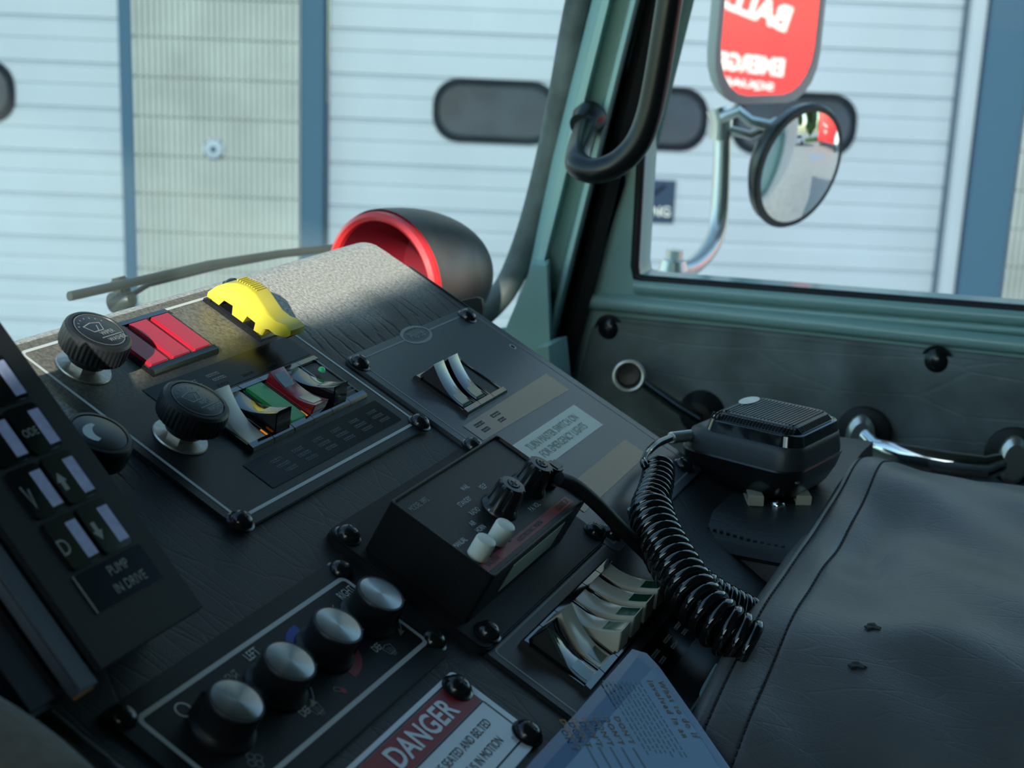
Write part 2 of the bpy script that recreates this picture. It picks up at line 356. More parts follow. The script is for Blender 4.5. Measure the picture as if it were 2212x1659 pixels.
# ---------------------------------------------------------------- objects
def thing(name, label, cat, M=None, group=None):
    o = bpy.data.objects.new(name, None); COL.objects.link(o); o.empty_display_size = .02
    o.matrix_world = M if M is not None else Matrix(); o['label'] = label; o['category'] = cat
    if group: o['group'] = group
    ROOTM[o.name] = o.matrix_world.copy(); return o
ROOTM = {}
def mk(name, mb, parent=None, local=True, sharp=35, label=None):
    me = bpy.data.meshes.new(name)
    vs = mb.v
    if parent is not None and not local:
        inv = ROOTM[parent.name].inverted(); vs = [inv @ p for p in vs]
    me.from_pydata([tuple(p) for p in vs], [], mb.f); me.validate()
    for mt in mb.m: me.materials.append(MT[mt])
    if len(me.polygons) == len(mb.mi): me.polygons.foreach_set('material_index', mb.mi)
    me.shade_smooth(); me.set_sharp_from_angle(angle=R_(sharp))
    o = bpy.data.objects.new(name, me); COL.objects.link(o)
    if parent is not None: o.parent = parent; ROOTM[o.name] = ROOTM[parent.name]
    if label: o['label'] = label
    return o
def solo(name, label, cat, mb, M=None, group=None, sharp=35):     # one-mesh thing; mb in world coords, origin moved to its base
    me_v = mb.v; c = sum((Vector(p) for p in me_v), Vector())/len(me_v); c.z = min(p.z for p in me_v)
    mb.v = [p-c for p in me_v]; o = mk(name, mb, sharp=sharp); o.location = c
    o['label'] = label; o['category'] = cat
    if group: o['group'] = group
    return o
def struct(name, mb, label=None):
    o = mk(name, mb); o['kind'] = 'structure'
    if label: o['label'] = label
    return o
# ================================================================ THE CAB AND THE STREET (large structure first)
DX = 1.42                                           # inner face of the passenger door
def mm(w=0): return cmat(0, 0, w) @ Matrix.Scale(.001, 4)
def CB(mt, w=0): return MB(mt, mm(w), .15)          # builder in console millimetres: x right, y up the slope, z off the panel
def U(px, py, w=0):
    u, v, _ = uvw(px, py, w); return (u, -v)
def XP(x, z0=0): return Matrix(((0, 0, 1, x), (1, 0, 0, 0), (0, 1, 0, z0), (0, 0, 0, 1)))   # profile (y,z) extruded along x
H = Vector((.9233, .3840, 0)); RT = Vector((.3840, -.9233, 0))
BD = 9.5; BK = BD/8
def bld(s_, z, d=8.0): return H*(d*BK)+RT*(s_*BK)+Vector((0, 0, z*BK))
GW = -2.6; GZ = GW
# roof, walls, floor of the cab
b = MB('roof_lining'); b.box(-1.16, 1.50, -1.3, .50, .62, .66); struct('ceiling', b)
b = MB('cab_wall'); b.box(-1.16, 1.46, -1.35, -1.30, -1.1, .66); struct('wall_back', b)
b = MB('rubber'); b.box(-1.16, 1.46, -1.35, .78, -1.15, -1.1); struct('floor', b)
def wl_(u, v):
    p = con(u, v); t = (-1.13-p.x)/SUN_DIR.x; p = p+SUN_DIR*t; return (p.y, p.z)
q1 = wl_(-130, -211); q2 = wl_(270, -217); dq = ((q2[0]-q1[0])/(q2[1]-q1[1]))
SUN_HOLE = [(.56, -.06), (.56, .61), (q1[0]+dq*(.61-q1[1]), .61), (q1[0]+dq*(-.06-q1[1]), -.06)]  # made-up opening, traced back along the sun to shape the dash's lit patch

b = MB('cab_wall'); MY = Matrix(((0, 0, 1, 0), (1, 0, 0, 0), (0, 1, 0, 0), (0, 0, 0, 1)))
b.prism([(-1.3, -1.1), (.62, -1.1), (.62, .66), (-1.3, .66)], -1.16, -1.11, M=MY, hole=SUN_HOLE); struct('wall_left', b)
b = MB('paint'); b.prism([(-1.3, -1.1), (-.55, -1.1), (-.55, .66), (-1.3, .66)], 1.42, 1.50, M=MY); struct('wall_right', b)
# front wall under the windscreen
b = MB('paint')
rows = []
for z in (-1.1, -.8, -.5, -.355):
    rows.append([Vector((x, wsY(x, max(z, -.36))+.004, z)) for x in [-1.1+2.58*i/30 for i in range(31)]])
b.grid(rows); rows2 = [[p+Vector((0, .04, 0)) for p in r] for r in rows]; b.grid(rows2, flip=True); struct('wall_front', b)
# windscreen glass, closed thin sheet following the curve
b = MB('windscreen_glass')
WF = True
xs = [-1.1+2.53*i/40 for i in range(41)]; zs = [-.40, -.1, .2, .5, .62]
b.grid([[Vector((x, wsY(x, z), z)) for x in xs] for z in zs], flip=WF)
struct('window_1', b)
b = MB('roof_lining'); b.grid([[Vector((x, wsY(x, z)-.0, z)) for x in xs] for z in (.58, .66)]); b.grid([[Vector((x, wsY(x, z)+.04, z)) for x in xs] for z in (.58, .66)]); struct('trim_1', b, 'dark header above the windscreen')
# windscreen rubber
b = MB('seal_rubber')
sp = [(1300, -180), (1250, 0), (1205, 245), (1163, 430), (1122, 560), (1080, 640), (1010, 700), (900, 745)]
pts = [scr(x, y, -.006) for x, y in spline([(p[0], p[1], 0) for p in sp], 8) for x, y in [(x, y)]] if False else [scr(p.x, p.y, -.006) for p in spline([(q[0], q[1], 0) for q in sp], 8)]
b.tube(pts, .0135, 12, flat=.8); struct('trim_2', b, 'grey rubber seal round the windscreen')
# A-pillar: folded sheet profile run along the pillar
def pil(x0, y, X): return on(x0-.25*y, y, 0, X)
prof = [(1279, 1.40), (1290, 1.388), (1300, 1.364), (1316, 1.362), (1324, 1.386), (1356, 1.390), (1363, 1.368), (1373, 1.366), (1382, 1.395), (1396, 1.44), (1500, 1.47), (1500, 1.52), (1279, 1.52)]
b = MB('paint')
b.loft([[pil(x0, y, X) for x0, X in prof] for y in (-700, -200, 0, 200, 400, 600, 700, 790)]); struct('trim_3', b, 'pale green folded steel windscreen pillar')
b = MB('rubber')
rows = [[pil(x0, y, X) for x0, X in ((1392, 1.425), (1397, 1.405), (1412, 1.40), (1436, 1.405), (1442, 1.43), (1442, 1.46), (1392, 1.46))] for y in (-700, 0, 300, 600, 760, 900, 1000)]
b.loft(rows); struct('trim_4', b, 'black rubber door weatherstrip beside the pillar')
b = MB('paint')
pl = [on(x, y, 0, 1.335) for x, y in ((1150, 572), (1181, 574), (1186, 700), (1192, 860), (1160, 860), (1085, 727))]
b.loft([pl, [p+Vector((.04, .012, 0)) for p in pl]]); 
q = [on(x, y, 0, 1.30) for x, y in ((1157, 752), (1184, 748), (1200, 900), (1165, 900))]; b.loft([q, [p+Vector((.05, 0, 0)) for p in q]])
struct('trim_5', b, 'pale green gusset at the foot of the pillar')
# ---- passenger door in the plane x = DX
def dr(x, y, X=DX): p = on(x, y, 0, X); return (p.y, p.z)
MD = Matrix(((0, 0, 1, 0), (1, 0, 0, 0), (0, 1, 0, 0), (0, 0, 0, 1)))     # (y,z) outline extruded along x
door = bpy.data.objects.new('door_1', None); COL.objects.link(door); door.location = (DX, -.1, -.9); door['kind'] = 'structure'; bpy.context.view_layer.update(); ROOTM['door_1'] = door.matrix_world.copy()
ROOTM['door_1'] = Matrix.Translation((DX, -.1, -.9))
def dpart(name, mb, par=door, **k): return mk(name, mb, par, local=False, **k)
win = [dr(1386, 325), dr(1400, -250), (-.42, dr(1400, -250)[1]+.02), (-.42, dr(2212, 661)[1]-.004)]
sl = dr(2212, 661); c0 = dr(1370, 590); 
k0 = dr(1372, 575); k1 = dr(1386, 325); k2 = (k1[0]+(k1[0]-k0[0])/(k1[1]-k0[1])*(.50-k1[1])*.9, .50)
win = [k0, k1, k2, (-.42, .50), (-.42, sl[1]+(sl[1]-c0[1])/(sl[0]-c0[0])*(-.42-sl[0])), dr(1392, 603), dr(1376, 597)]
outl = [dr(1350, 400), dr(1268, 646), dr(1219, 820), dr(1140, 1100), (-.52, -1.0), (-.52, .66), (k2[0]+.05, .66)]
b = MB('paint'); b.prism(outl, DX, DX+.05, M=MD, hole=win); dpart('door_frame', b)
b = MB('paint')
for (a1, a2, r) in (((1372, 618), (2230, 688), .0075), ((1300, 640), (2230, 716), .004)):
    p1 = on(*a1, 0, DX-.002); p2 = on(*a2, 0, DX-.002); d = (p2-p1); b.tube([p1, p1+d*.5, p2+d*.6], r, 12)
lip = [(1205, 900), (1222, 800), (1252, 668), (1262, 652), (1280, 650), (1500, 672), (1800, 703), (2230, 748), (2500, 775)]
b.tube([on(x, y, 0, DX-.004) for x, y in lip], .0085, 12); dpart('door_rail', b)
b = MB('rubber'); n = len(win)
b.tube([Vector((DX-.001, p[0], p[1])) for p in (win[2], win[1], win[0], win[6], win[5], win[4])], .0045, 8); dpart('window_rubber', b)
pan = [dr(1300, 688), dr(1320, 682), dr(1600, 708), dr(2230, 775), (-.45, dr(2230, 775)[1]+.03), (-.45, -.95), dr(1100, 1300), dr(1240, 880), dr(1283, 705)]
b = MB('door_vinyl'); bm_ = [(p[0], p[1]) for p in pan]; b.prism(bm_, -DX-.0, -DX+.012, M=Matrix(((0, 0, -1, 0), (1, 0, 0, 0), (0, 1, 0, 0), (0, 0, 0, 1))), bev=.004); dpart('vinyl_panel', b, label='dark padded vinyl door panel')
for x, y in ((1315, 710), (2023, 780)):
    b = MB('screw_black', axis_frame(on(x, y, 0, DX-.010), (-1, 0, 0))); b.lathe([(.012, 0), (.012, .001), (.009, .004), (.005, .006), (.001, .0065)], 20); b.lathe([(.015, -.001), (.015, .0012)], 20); dpart('screw', b)
# window crank
pk = on(1357, 807, 0, DX-.055); ph = on(1512, 896, 0, DX-.02)
b = MB('black_plastic', axis_frame(ph+Vector((.012, 0, 0)), (-1, 0, 0))); b.lathe([(.024, 0), (.024, .006), (.017, .016), (.015, .024), (.001, .026)], 24); cr = dpart('window_crank', b)
b = MB('black_gloss'); b.tube([ph+Vector((-.012, 0, 0)), ph+(pk-ph)*.3+Vector((-.012, 0, 0)), ph+(pk-ph)*.7+Vector((-.004, 0, 0)), pk+Vector((.01, 0, 0))], [.012, .010, .008, .009], 12, flat=.6); dpart('crank_arm', b, cr)
b = MB('black_plastic', axis_frame(pk, (-1, -.3, .25))); b.lathe([(.008, -.018), (.012, -.006), (.0145, .004), (.0145, .010), (.0128, .010), (.011, .0075), (.001, .007)], 28); kb = dpart('crank_knob', b, cr)
b = MB('chrome_dull', axis_frame(pk+Vector((-.010, -.004, 0)), (-1, -.3, .25))); b.tube([(x, y, 0) for x, y in circ(0, 0, .0145, 28)], .0024, 8, closed=True); dpart('knob_ring', b, cr)
# chrome pull handle
pa = on(1862, 938, 0, DX-.03); pb = on(2190, 985, 0, DX-.03)
b = MB('chrome')
dd = (pb-pa)
b.tube([pa+Vector((-.012, 0, .004)), pa+dd*.12+Vector((-.028, 0, -.004)), pa+dd*.3+Vector((-.034, 0, -.007)), pa+dd*.6+Vector((-.034, 0, -.008)), pa+dd*.85+Vector((-.030, 0, -.007)), pb+Vector((-.012, 0, 0))], [.007, .007, .009, .009, .008, .006], 14, flat=1.5); hd = dpart('pull_handle', b, label='chrome pull handle')
for p in (pa, pb):
    b = MB('chrome_dull', axis_frame(p+Vector((-.012, 0, 0)), (-1, -.3, 0), (0, 0, 1))); b.loft([[(x*k, y*k*.60, z) for x, y in circ(0, 0, .023, 20)] for k, z in ((.7, -.006), (1, 0), (1, .005), (.75, .010))]); dpart('handle_foot', b, hd)
    b = MB('rubber', axis_frame(p+Vector((.012, 0, -.002)), (-1, 0, 0))); b.lathe([(.027, 0), (.027, .006), (.020, .010)], 24); dpart('handle_boot', b, hd, label='round black rubber boot')
    for s_ in (-1, 1):
        b = MB('chrome_dull', axis_frame(p+Vector((-.010, 0, .011*s_)), (-1, .3, 0))); b.lathe([(.0035, 0), (.0035, .002), (.001, .003)], 10); dpart('screw', b, hd)
b = MB('door_glass'); b.prism(win, DX+.024, DX+.028, M=MD); struct('window_2', b)
# ================================================================ OUTSIDE
b = MB('asphalt'); b.box(-30, 40, -40, 30, GZ-.1, GZ-.001); struct('floor_outside', b, 'grey asphalt forecourt'); 
def bl_part(name, mb, root, **k): return mk(name, mb, root, local=False, **k)
MBL = Matrix((RT, Vector((0, 0, 1)), -H)).transposed().to_4x4(); MBLn = MBL.copy(); MBLn.translation = H*BD; MBL = MBLn @ Matrix.Scale(BK, 4); GZ = GW/BK      # x along facade, y up, z towards the camera
st = thing('station_wall', 'pale fluted block walls of the station either side of the big doors', 'wall', MBLn @ Matrix.Translation((0, GW, 0)))
def fluted(x0, x1):
    b = MB('wall_block', MBL); n = int((x1-x0)/.031); vs = []
    for i in range(n):
        a = x0+(x1-x0)*i/n; w = (x1-x0)/n
        vs += [(a, .02), (a+w*.42, .045), (a+w*.58, .045), (a+w, .02)] if False else [(a, .0), (a+w*.1, .03), (a+w*.68, .03), (a+w*.78, .0)]
    poly = vs+[(x1, -.3), (x0, -.3)]
    y = GZ
    while y < 2.2:                                      # courses of blocks with a mortar joint between
        b.prism(poly, y+.006, y+.2, M=Matrix(((1, 0, 0, 0), (0, 0, 1, 0), (0, 1, 0, 0), (0, 0, 0, 1)))); y += .206
    b.box(x0+.002, x1-.002, GZ, 2.2, -.28, -.001); return b
bl_part('pilaster', fluted(-2.07, -1.185), st); bl_part('pilaster', fluted(2.66, 4.0), st)
b = MB('wall_block', MBL); b.box(-6.5, 5, 2.2, 4.2, -.4, .1); bl_part('lintel', b, st)
def jamb(x0, x1):
    b = MB('jamb_blue', MBL); b.box(x0, x1, GZ, 2.2, -.16, .0, .008); bl_part('door_jamb', b, st, label='dark blue steel door jamb')
jamb(-2.15, -2.07); jamb(-1.185, -1.06); jamb(2.42, 2.66)
b = MB('door_panel_ext', MBL); b.box(2.33, 2.42, GZ, 2.2, -.22, -.05, .01); bl_part('door_stop', b, st, label='pale door track post beside the blue jamb')
def garage(x0, x1, wins, label, ylo=GZ+.01):
    g = thing('garage_door', label, 'garage door', MBLn @ Matrix.Translation(((x0+x1)/2*BK, GW, -.2)), 'sectional doors of the station')
    b = MB('door_panel_ext', MBL); prof_ = []; y = ylo; k = 0
    while y < 2.15:
        prof_ += [(y, .0), (y+.008, .010), (y+.10, .010), (y+.108, .006), (y+.125, .006), (y+.133, .010), (y+.225, .010), (y+.232, .0)]; y += .24
    poly = [(y_, z_) for y_, z_ in prof_]+[(y, -.05), (ylo, -.05)]
    Mx = Matrix(((0, 0, 1, 0), (1, 0, 0, 0), (0, 1, 0, -.2), (0, 0, 0, 1)))
    b.prism(poly, x0, x1, M=Mx); bl_part('door_panel', b, g, sharp=8)
    for w0 in wins:
        b = MB('window_rubber', MBL); b.prism(rrect(w0-.02, w0+.66, -.835, -.495, .14), -.19, -.165, M=None, hole=rrect(w0+.015, w0+.625, -.80, -.53, .12)); f = bl_part('window', b, g)
        b = MB('dark_glass', MBL); b.prism(rrect(w0+.0, w0+.64, -.815, -.515, .13), -.19, -.175); bl_part('pane', b, f)
    return g
garage(-6.0, -2.15, (-3.43, -4.3), 'pale grey ribbed sectional door left of the fluted pillar')
garage(-1.06, 2.35, (-.47, .35, 1.16), 'pale grey ribbed sectional door with oval windows seen past the mirror')
M_ = MBL @ Matrix.Translation((0, 0, -.17))
b = MB('sign_navy', M_); b.box(.50, .86, -1.235, -1.0, -.005, .004); b.text('PARKING', .69, -1.175, .0045, .075, 'ink_grey', xs=.95, bold=.02)
b.line([(.52, -1.12), (.60, -1.03), (.70, -1.11), (.80, -1.03)], .02, .0045, 'window_rubber', closed=False); solo('parking_sign', 'small dark blue parking sign fixed low on the garage door', 'sign', b)
M_ = MBL
b = MB('jamb_blue', axis_frame(bld(-1.643, -.906, 7.97), -H)); b.lathe([(.065, -.02), (.065, .015), (.05, .03), (.001, .032)], 28, mt='door_panel_ext'); b.lathe([(.022, .03), (.018, .045), (.001, .047)], 16, mt='jamb_blue'); solo('wall_bell', 'small round grey bell fixed on the fluted pillar', 'bell', b)
GZ = GW
# wiper outside the windscreen
b = None
wp = thing('windscreen_wiper', 'long grey wiper lying across the foot of the windscreen outside', 'wiper', Matrix.Translation(scr(300, 625, .05)))
b = MB('bracket_grey'); b.tube([scr(x, y, .035) for x, y in ((150, 640), (300, 607), (450, 572), (600, 549), (720, 536), (860, 522))], .0030, 8, flat=1.3); mk('blade', b, wp, local=False)
b = MB('bracket_grey'); b.tube([scr(x, y, .05) for x, y in ((255, 655), (320, 615), (480, 575), (640, 546))], .0024, 8); mk('arm', b, wp, local=False)
b = MB('bracket_grey', axis_frame(scr(265, 650, .05), (0, -1, .3))); b.lathe([(.009, -.01), (.009, .005), (.006, .01), (.001, .011)], 16); b.box(-.012, .02, -.006, .006, -.004, .008, .002); mk('pivot', b, wp, local=False)
# ---- big square mirror with its arm, small convex mirror
def mirror_frame(c, n, up=Vector((0, 0, 1))): return axis_frame(c, n, up)      # local x = up, y = sideways, z = normal
cm = on(1664, 50, 0, 1.86); refl = Vector((.50, -.86, -.04)).normalized(); nm = ((-cm).normalized()+refl).normalized()
Mm = mirror_frame(cm, nm)
sm = thing('side_mirror', 'tall rounded wing mirror in a steel shell reflecting a red sign', 'mirror', Matrix.Translation(on(1450, 595, 0, 1.66)))
hw = .107; 
b = MB('mirror_shell', Mm); rr = lambda k, z, ex=0: [(x, y, z) for x, y in rrect(-.098-ex, .21+ex, -hw-ex, hw+ex, .062)]
b.loft([rr(0, -.020, -.02), rr(0, -.012, -.003), rr(0, .0, 0), rr(0, .004, 0), rr(0, .004, -.009), rr(0, .001, -.011)]); mk('shell', b, sm, local=False)
b = MB('mirror', Mm); b.prism(rrect(-.089, .20, -hw+.009, hw-.009, .055), .0005, .0025); mk('mirror_glass', b, sm, local=False)
a0 = on(1560, 225, 0, 1.78)
b = MB('chrome_dull'); b.tube(spline([on(1561, 236, 0, 1.79), on(1561, 300, 0, 1.78), on(1553, 470, 0, 1.76), on(1536, 530, 0, 1.73), on(1500, 572, 0, 1.69), on(1460, 585, 0, 1.66)], 8), .0108, 12); mk('arm', b, sm, local=False)
b = MB('chrome_dull'); p = on(1455, 580, 0, 1.66); b.M = Matrix.Translation(p); b.lathe([(.026, -.014), (.026, -.006), (.017, -.002), (.014, .010), (.010, .012), (.010, .022), (.001, .024)], 20); mk('foot', b, sm, local=False)
b = MB('chrome_dull'); b.tube([on(1550, 235, 0, 1.77), on(1558, 262, 0, 1.77), on(1556, 300, 0, 1.77)], .014, 10); b.tube([on(1560, 255, 0, 1.76), on(1595, 240, 0, 1.76), on(1620, 262, 0, 1.77), on(1665, 272, 0, 1.78)], .007, 10); b.tube([on(1565, 278, 0, 1.77), on(1620, 292, 0, 1.78), on(1680, 262, 0, 1.80)], .006, 10); mk('clamp', b, sm, local=False)
cc = on(1724, 360, 0, 1.79); rf2 = Vector((.30, -.90, -.36)).normalized(); n2_ = ((-cc).normalized()*1.0+rf2).normalized()
M2 = mirror_frame(cc, n2_, Vector((.0, -.25, 1)))
cv = thing('spot_mirror', 'small oval convex mirror with black rim hung under the wing mirror', 'mirror', Matrix.Translation(cc))
A2, B2 = .078, .070
b = MB('black_plastic', M2); ell = lambda k, z: [(x, y, z) for x, y in circ(0, 0, A2*k, 40, B2*k)]
b.loft([ell(.3, -.035), ell(.75, -.03), ell(.97, -.012), ell(1.0, .0), ell(.97, .004), ell(.92, .004)]); mk('shell', b, cv, local=False)
b = MB('mirror', M2); Rc = .22
b.loft([ell(k, .003+(math.sqrt(Rc**2-(A2*k)**2)-math.sqrt(Rc**2-A2**2*.86))) for k in (.925, .8, .7, .6, .5, .4, .3, .2, .1, .02)]); mk('mirror_glass', b, cv, local=False, sharp=60)
# red lettered truck side that the wing mirror shows
dR = (cm-Vector()).normalized(); rdir = dR-nm*2*dR.dot(nm); pc = cm+rdir*14.0; FS = 2.2
nR = Vector((-.85, .52, 0)).normalized(); MR = frame(pc, Vector((0, 0, 1)).cross(nR), Vector((0, 0, 1)), nR)
vn = thing('box_truck', 'red lettered truck body standing behind, seen only in the wing mirror', 'truck', MR @ Matrix.Translation((0, GZ-pc.z, 0)))
yg = GZ-pc.z; TX = -.22
b = MB('van_red', MR); b.box(-3.4, 3.0, yg+.55, 2.2, -2.2, 0, .04)
b.text('BALLSTON', TX, .03, .002, .34, 'white_paint', align='LEFT', bold=.03, rot=14); b.text('EMERGENCY', TX, -.44, .002, .24, 'white_paint', align='LEFT', bold=.03, xs=.9); b.text('SQUAD', TX+.1, -.64, .002, .10, 'white_paint', align='LEFT', bold=.03, xs=1.9)
b.box(.62, .95, -.32, -.2, 0, .002, mt='ink_grey'); mk('body', b, vn, local=False)
b = MB('white_paint', MR); b.box(-4.9, -3.42, yg+.5, .4, -2.1, -.1, .12); mk('cab', b, vn, local=False)
for x in (-4.1, 1.6):
    for z in (-.3, -2.1):
        b = MB('tyre', MR @ Matrix.Translation((x, yg+.42, z))); b.lathe([(.2, -.12), (.40, -.12), (.42, -.08), (.42, .08), (.40, .12), (.2, .12)], 24); mk('wheel', b, vn, local=False)
# our own truck body behind the door, parking bays, cars and trees that the convex mirror shows
b = MB('white_paint'); b.box(1.505, 1.56, -6, -.56, -1.5, .6, .02); solo('truck_flank', 'white body side of the truck behind the passenger door', 'truck body', b)
b = MB('blue_paint')
for i in range(6): b.box(4.6+i*.55, 4.75+i*.55, -9.5, -7.6, GZ, GZ+.004)
solo('bay_marking', 'pale blue parking bay stripes painted on the asphalt behind', 'road marking', b)
b = MB('grass'); b.box(-8, 36, -22, -17, GZ, GZ+.06); solo('lawn', 'strip of grass beyond the car park behind the truck', 'lawn', b)
def car(x, y, mt, lb):
    c = thing('parked_car', lb, 'car', Matrix.Translation((x, y, GZ)), 'cars parked by the lawn')
    b = MB(mt, Matrix.Translation((x, y, GZ)) @ Matrix.Rotation(R_(90), 4, 'X') @ Matrix.Translation((0, 0, -.85)))
    b.prism([(-2.1, .3), (-2.15, .7), (-1.9, .85), (-1.0, .92), (-.5, 1.4), (.9, 1.42), (1.6, .98), (2.1, .9), (2.15, .35)], 0, 1.7, .05); mk('body', b, c, local=False)
    for wx in (-1.35, 1.35):
        for wy in (-.88, .78):
            b = MB('tyre', Matrix.Translation((x+wx, y+wy+.05, GZ+.32)) @ Matrix.Rotation(R_(90), 4, 'X')); b.lathe([(.18, -.1), (.32, -.1), (.32, .1), (.18, .1)], 20); mk('wheel', b, c, local=False)
    b = MB('dark_glass', Matrix.Translation((x, y, GZ)) @ Matrix.Rotation(R_(90), 4, 'X') @ Matrix.Translation((0, 0, -.86))); b.prism([(-.85, .95), (-.42, 1.32), (.85, 1.34), (1.3, 1.0)], 0, 1.72); mk('side_windows', b, c, local=False)
for x, mt, lb in ((-4.2, 'van_red', 'red car parked nearest the truck, reflected in the convex mirror'), (1.4, 'white_paint', 'white car parked between the red car and the dark one'), (16.5, 'white_paint', 'white car parked second from the far end of the row'), (21.8, 'van_red', 'red car parked at the far end of the row')): car(x, -15.5, mt, lb)
for i in range(7):
    x = -6+i*6.4; hgt = 6+random.random()*3
    tr = thing('roadside_tree', 'leafy tree beyond the lawn behind the parked cars', 'tree', Matrix.Translation((x, -24, GZ)), 'trees beyond the lawn')
    b = MB('tyre', Matrix.Translation((x, -24, GZ))); b.lathe([(.25, 0), (.16, 2), (.1, hgt*.6)], 10); mk('trunk', b, tr, local=False)
    b = MB('foliage')
    for k in range(16):
        cx, cy, cz = x+random.uniform(-1.8, 1.8), -24+random.uniform(-1.5, 1.5), GZ+hgt*.25+random.uniform(0, hgt*.7)
        bm = bmesh.new(); bmesh.ops.create_icosphere(bm, subdivisions=2, radius=random.uniform(.8, 1.5))
        for v in bm.verts: v.co *= random.uniform(.85, 1.2)
        b.addbm(bm, None, Matrix.Translation((cx, cy, cz)))
    mk('crown', b, tr, local=False)
# ================================================================ DASHBOARD
def P(name, mb, root, **k): return mk(name, mb, root, local=False, **k)
dash = thing('dashboard', 'wide black vinyl dashboard with rounded top paled by dust and painted sunlight under the windscreen', 'dashboard', cmat(0, -100, 0))
prof = [(-200, 0), (-185, 0), (-160, 0), (-140, 0), (-121, .0)]+[(y, 0) for y in range(-110, 256, 12)]
for k in range(1, 15):                                 # rounded crest
    a = R_(k*9.5); prof.append((256+26*math.sin(a), -26+26*math.cos(a)))
prof += [(268, -70), (262, -170), (-60, -170), (-200, -120)]
xs = [-284+559*i/60 for i in range(61)]
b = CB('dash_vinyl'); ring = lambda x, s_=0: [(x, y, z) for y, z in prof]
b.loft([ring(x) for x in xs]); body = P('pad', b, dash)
b = CB('panel'); b.box(275, 277.5, -40, 230, -60, 1.0, .8); P('edge_trim', b, dash)
b = CB('vinyl'); b.tube([(-284, y, -1) for y in (-110, -40, 40, 120, 200, 250)], 3.2, 8); P('edge_piping', b, dash)
# ---- screws
def screw(root, x, y, z, r=6.2, label=None):
    b = CB('screw_black'); M = Matrix.Translation((x, y, z))
    b.lathe([(r*1.18, -.2), (r*1.18, .7), (r*1.0, 1.2), (r*.98, 1.6), (r*.93, 3.0), (r*.72, 4.6), (r*.4, 5.5), (r*.05, 5.7)], 28, M=M)
    b.box(-r*.42, r*.42, -.5, .5, 4.6, 5.75, .1, 'panel_dark', M @ Matrix.Rotation(R_(random.uniform(0, 90)), 4, 'Z')); b.box(-.5, .5, -r*.42, r*.42, 4.6, 5.74, .1, 'panel_dark', M)
    return P('screw', b, root, label=label)
def scrib(b, x0, x1, y, h, z, mt, n=None, gap=.35):     # illegible small print: a broken row of strokes
    x = x0; random.seed(int(abs(x0*13+y*7)))
    while x < x1:
        w = random.uniform(.5, 1.3)*h*.55
        b.box(x, min(x+w, x1), y-h/2, y-h/2+h*random.choice((.25, .25, .3)), z, z+.12, 0, mt); b.box(x, min(x+w, x1), y+h*.15, y+h*.5, z, z+.12, 0, mt)
        b.box(x, x+h*.16, y-h/2, y+h/2, z, z+.12, 0, mt); x += w+h*gap*.6
PX = Matrix(((0, 0, 1, 0), (1, 0, 0, 0), (0, 1, 0, 0), (0, 0, 0, 1)))
def bezel(b, cx, cy, z, hx=10, hy=21.6):
    b.prism([(-hy, 0), (-hy, 2.2), (-hy+1.2, 3.6), (-hy+4.6, 4.0), (-hy+4.9, 1.5), (hy-4.9, 1.5), (hy-4.6, 4.0), (hy-1.2, 3.6), (hy, 2.2), (hy, 0)], -hx, hx, M=Matrix.Translation((cx, cy, z)) @ PX)
    for s_ in (-1, 1): b.box(cx+s_*(hx-1.2)-1, cx+s_*(hx-1.2)+1, cy-hy+3, cy+hy-3, z, z+2.6, .3)
def rprof(state, L=16.6, n=16, t0=-1, t1=1, off=0):
    o = []
    for k in range(n+1):
        t = t0+(t1-t0)*k/n
        z = {'dn': 5.6+3.8*t*t-6.0*t, 'up': 5.6+3.8*t*t+6.0*t, 'mid': 5.6+4.0*t*t}[state]; o.append((t*(L-(.8 if state != 'mid' else 0))+{'dn': 1.2, 'up': -1.2, 'mid': 0}[state], z+off))
    return o
def rocker(root, cx, cy, z, state, mt, name='rocker_switch', lens=(), label=None, wd=7.6):
    b = CB('black_gloss'); bezel(b, cx, cy, z); bz = P(name, b, root, label=label)
    M = Matrix.Translation((cx, cy, z)) @ PX
    b = CB(mt); pts = rprof(state); poly = [(-19.6 if state == 'dn' else -16.9, 2.4)]+pts+[(19.6 if state == 'up' else 16.9, 2.4)]
    b.loft([[(x, y*k, 1+(zz-1)*k2) for y, zz in poly] for x, k, k2 in ((-wd, .975, .96), (-wd+.6, 1, 1), (wd-.6, 1, 1), (wd, .975, .96))], M=Matrix.Translation((cx, cy, z))); P('rocker', b, bz)
    for t0, t1, lm in lens:
        b = CB(lm); top = rprof(state, t0=t0, t1=t1, off=.25); bot = rprof(state, t0=t0, t1=t1, off=-1.0)
        b.prism(top+bot[::-1], -wd*.68, wd*.68, M=M); P('lens', b, bz)
    return bz
def indicator(root, cx, cy, z, mt, label=None):
    b = CB('black_gloss'); bezel(b, cx, cy, z); bz = P('indicator_light', b, root, label=label)
    b = CB(mt); b.prism(rrect(cx-7.7, cx+7.7, cy-16.6, cy+16.6, .8, 2), z+1, z+4.4, .5); P('lens', b, bz)
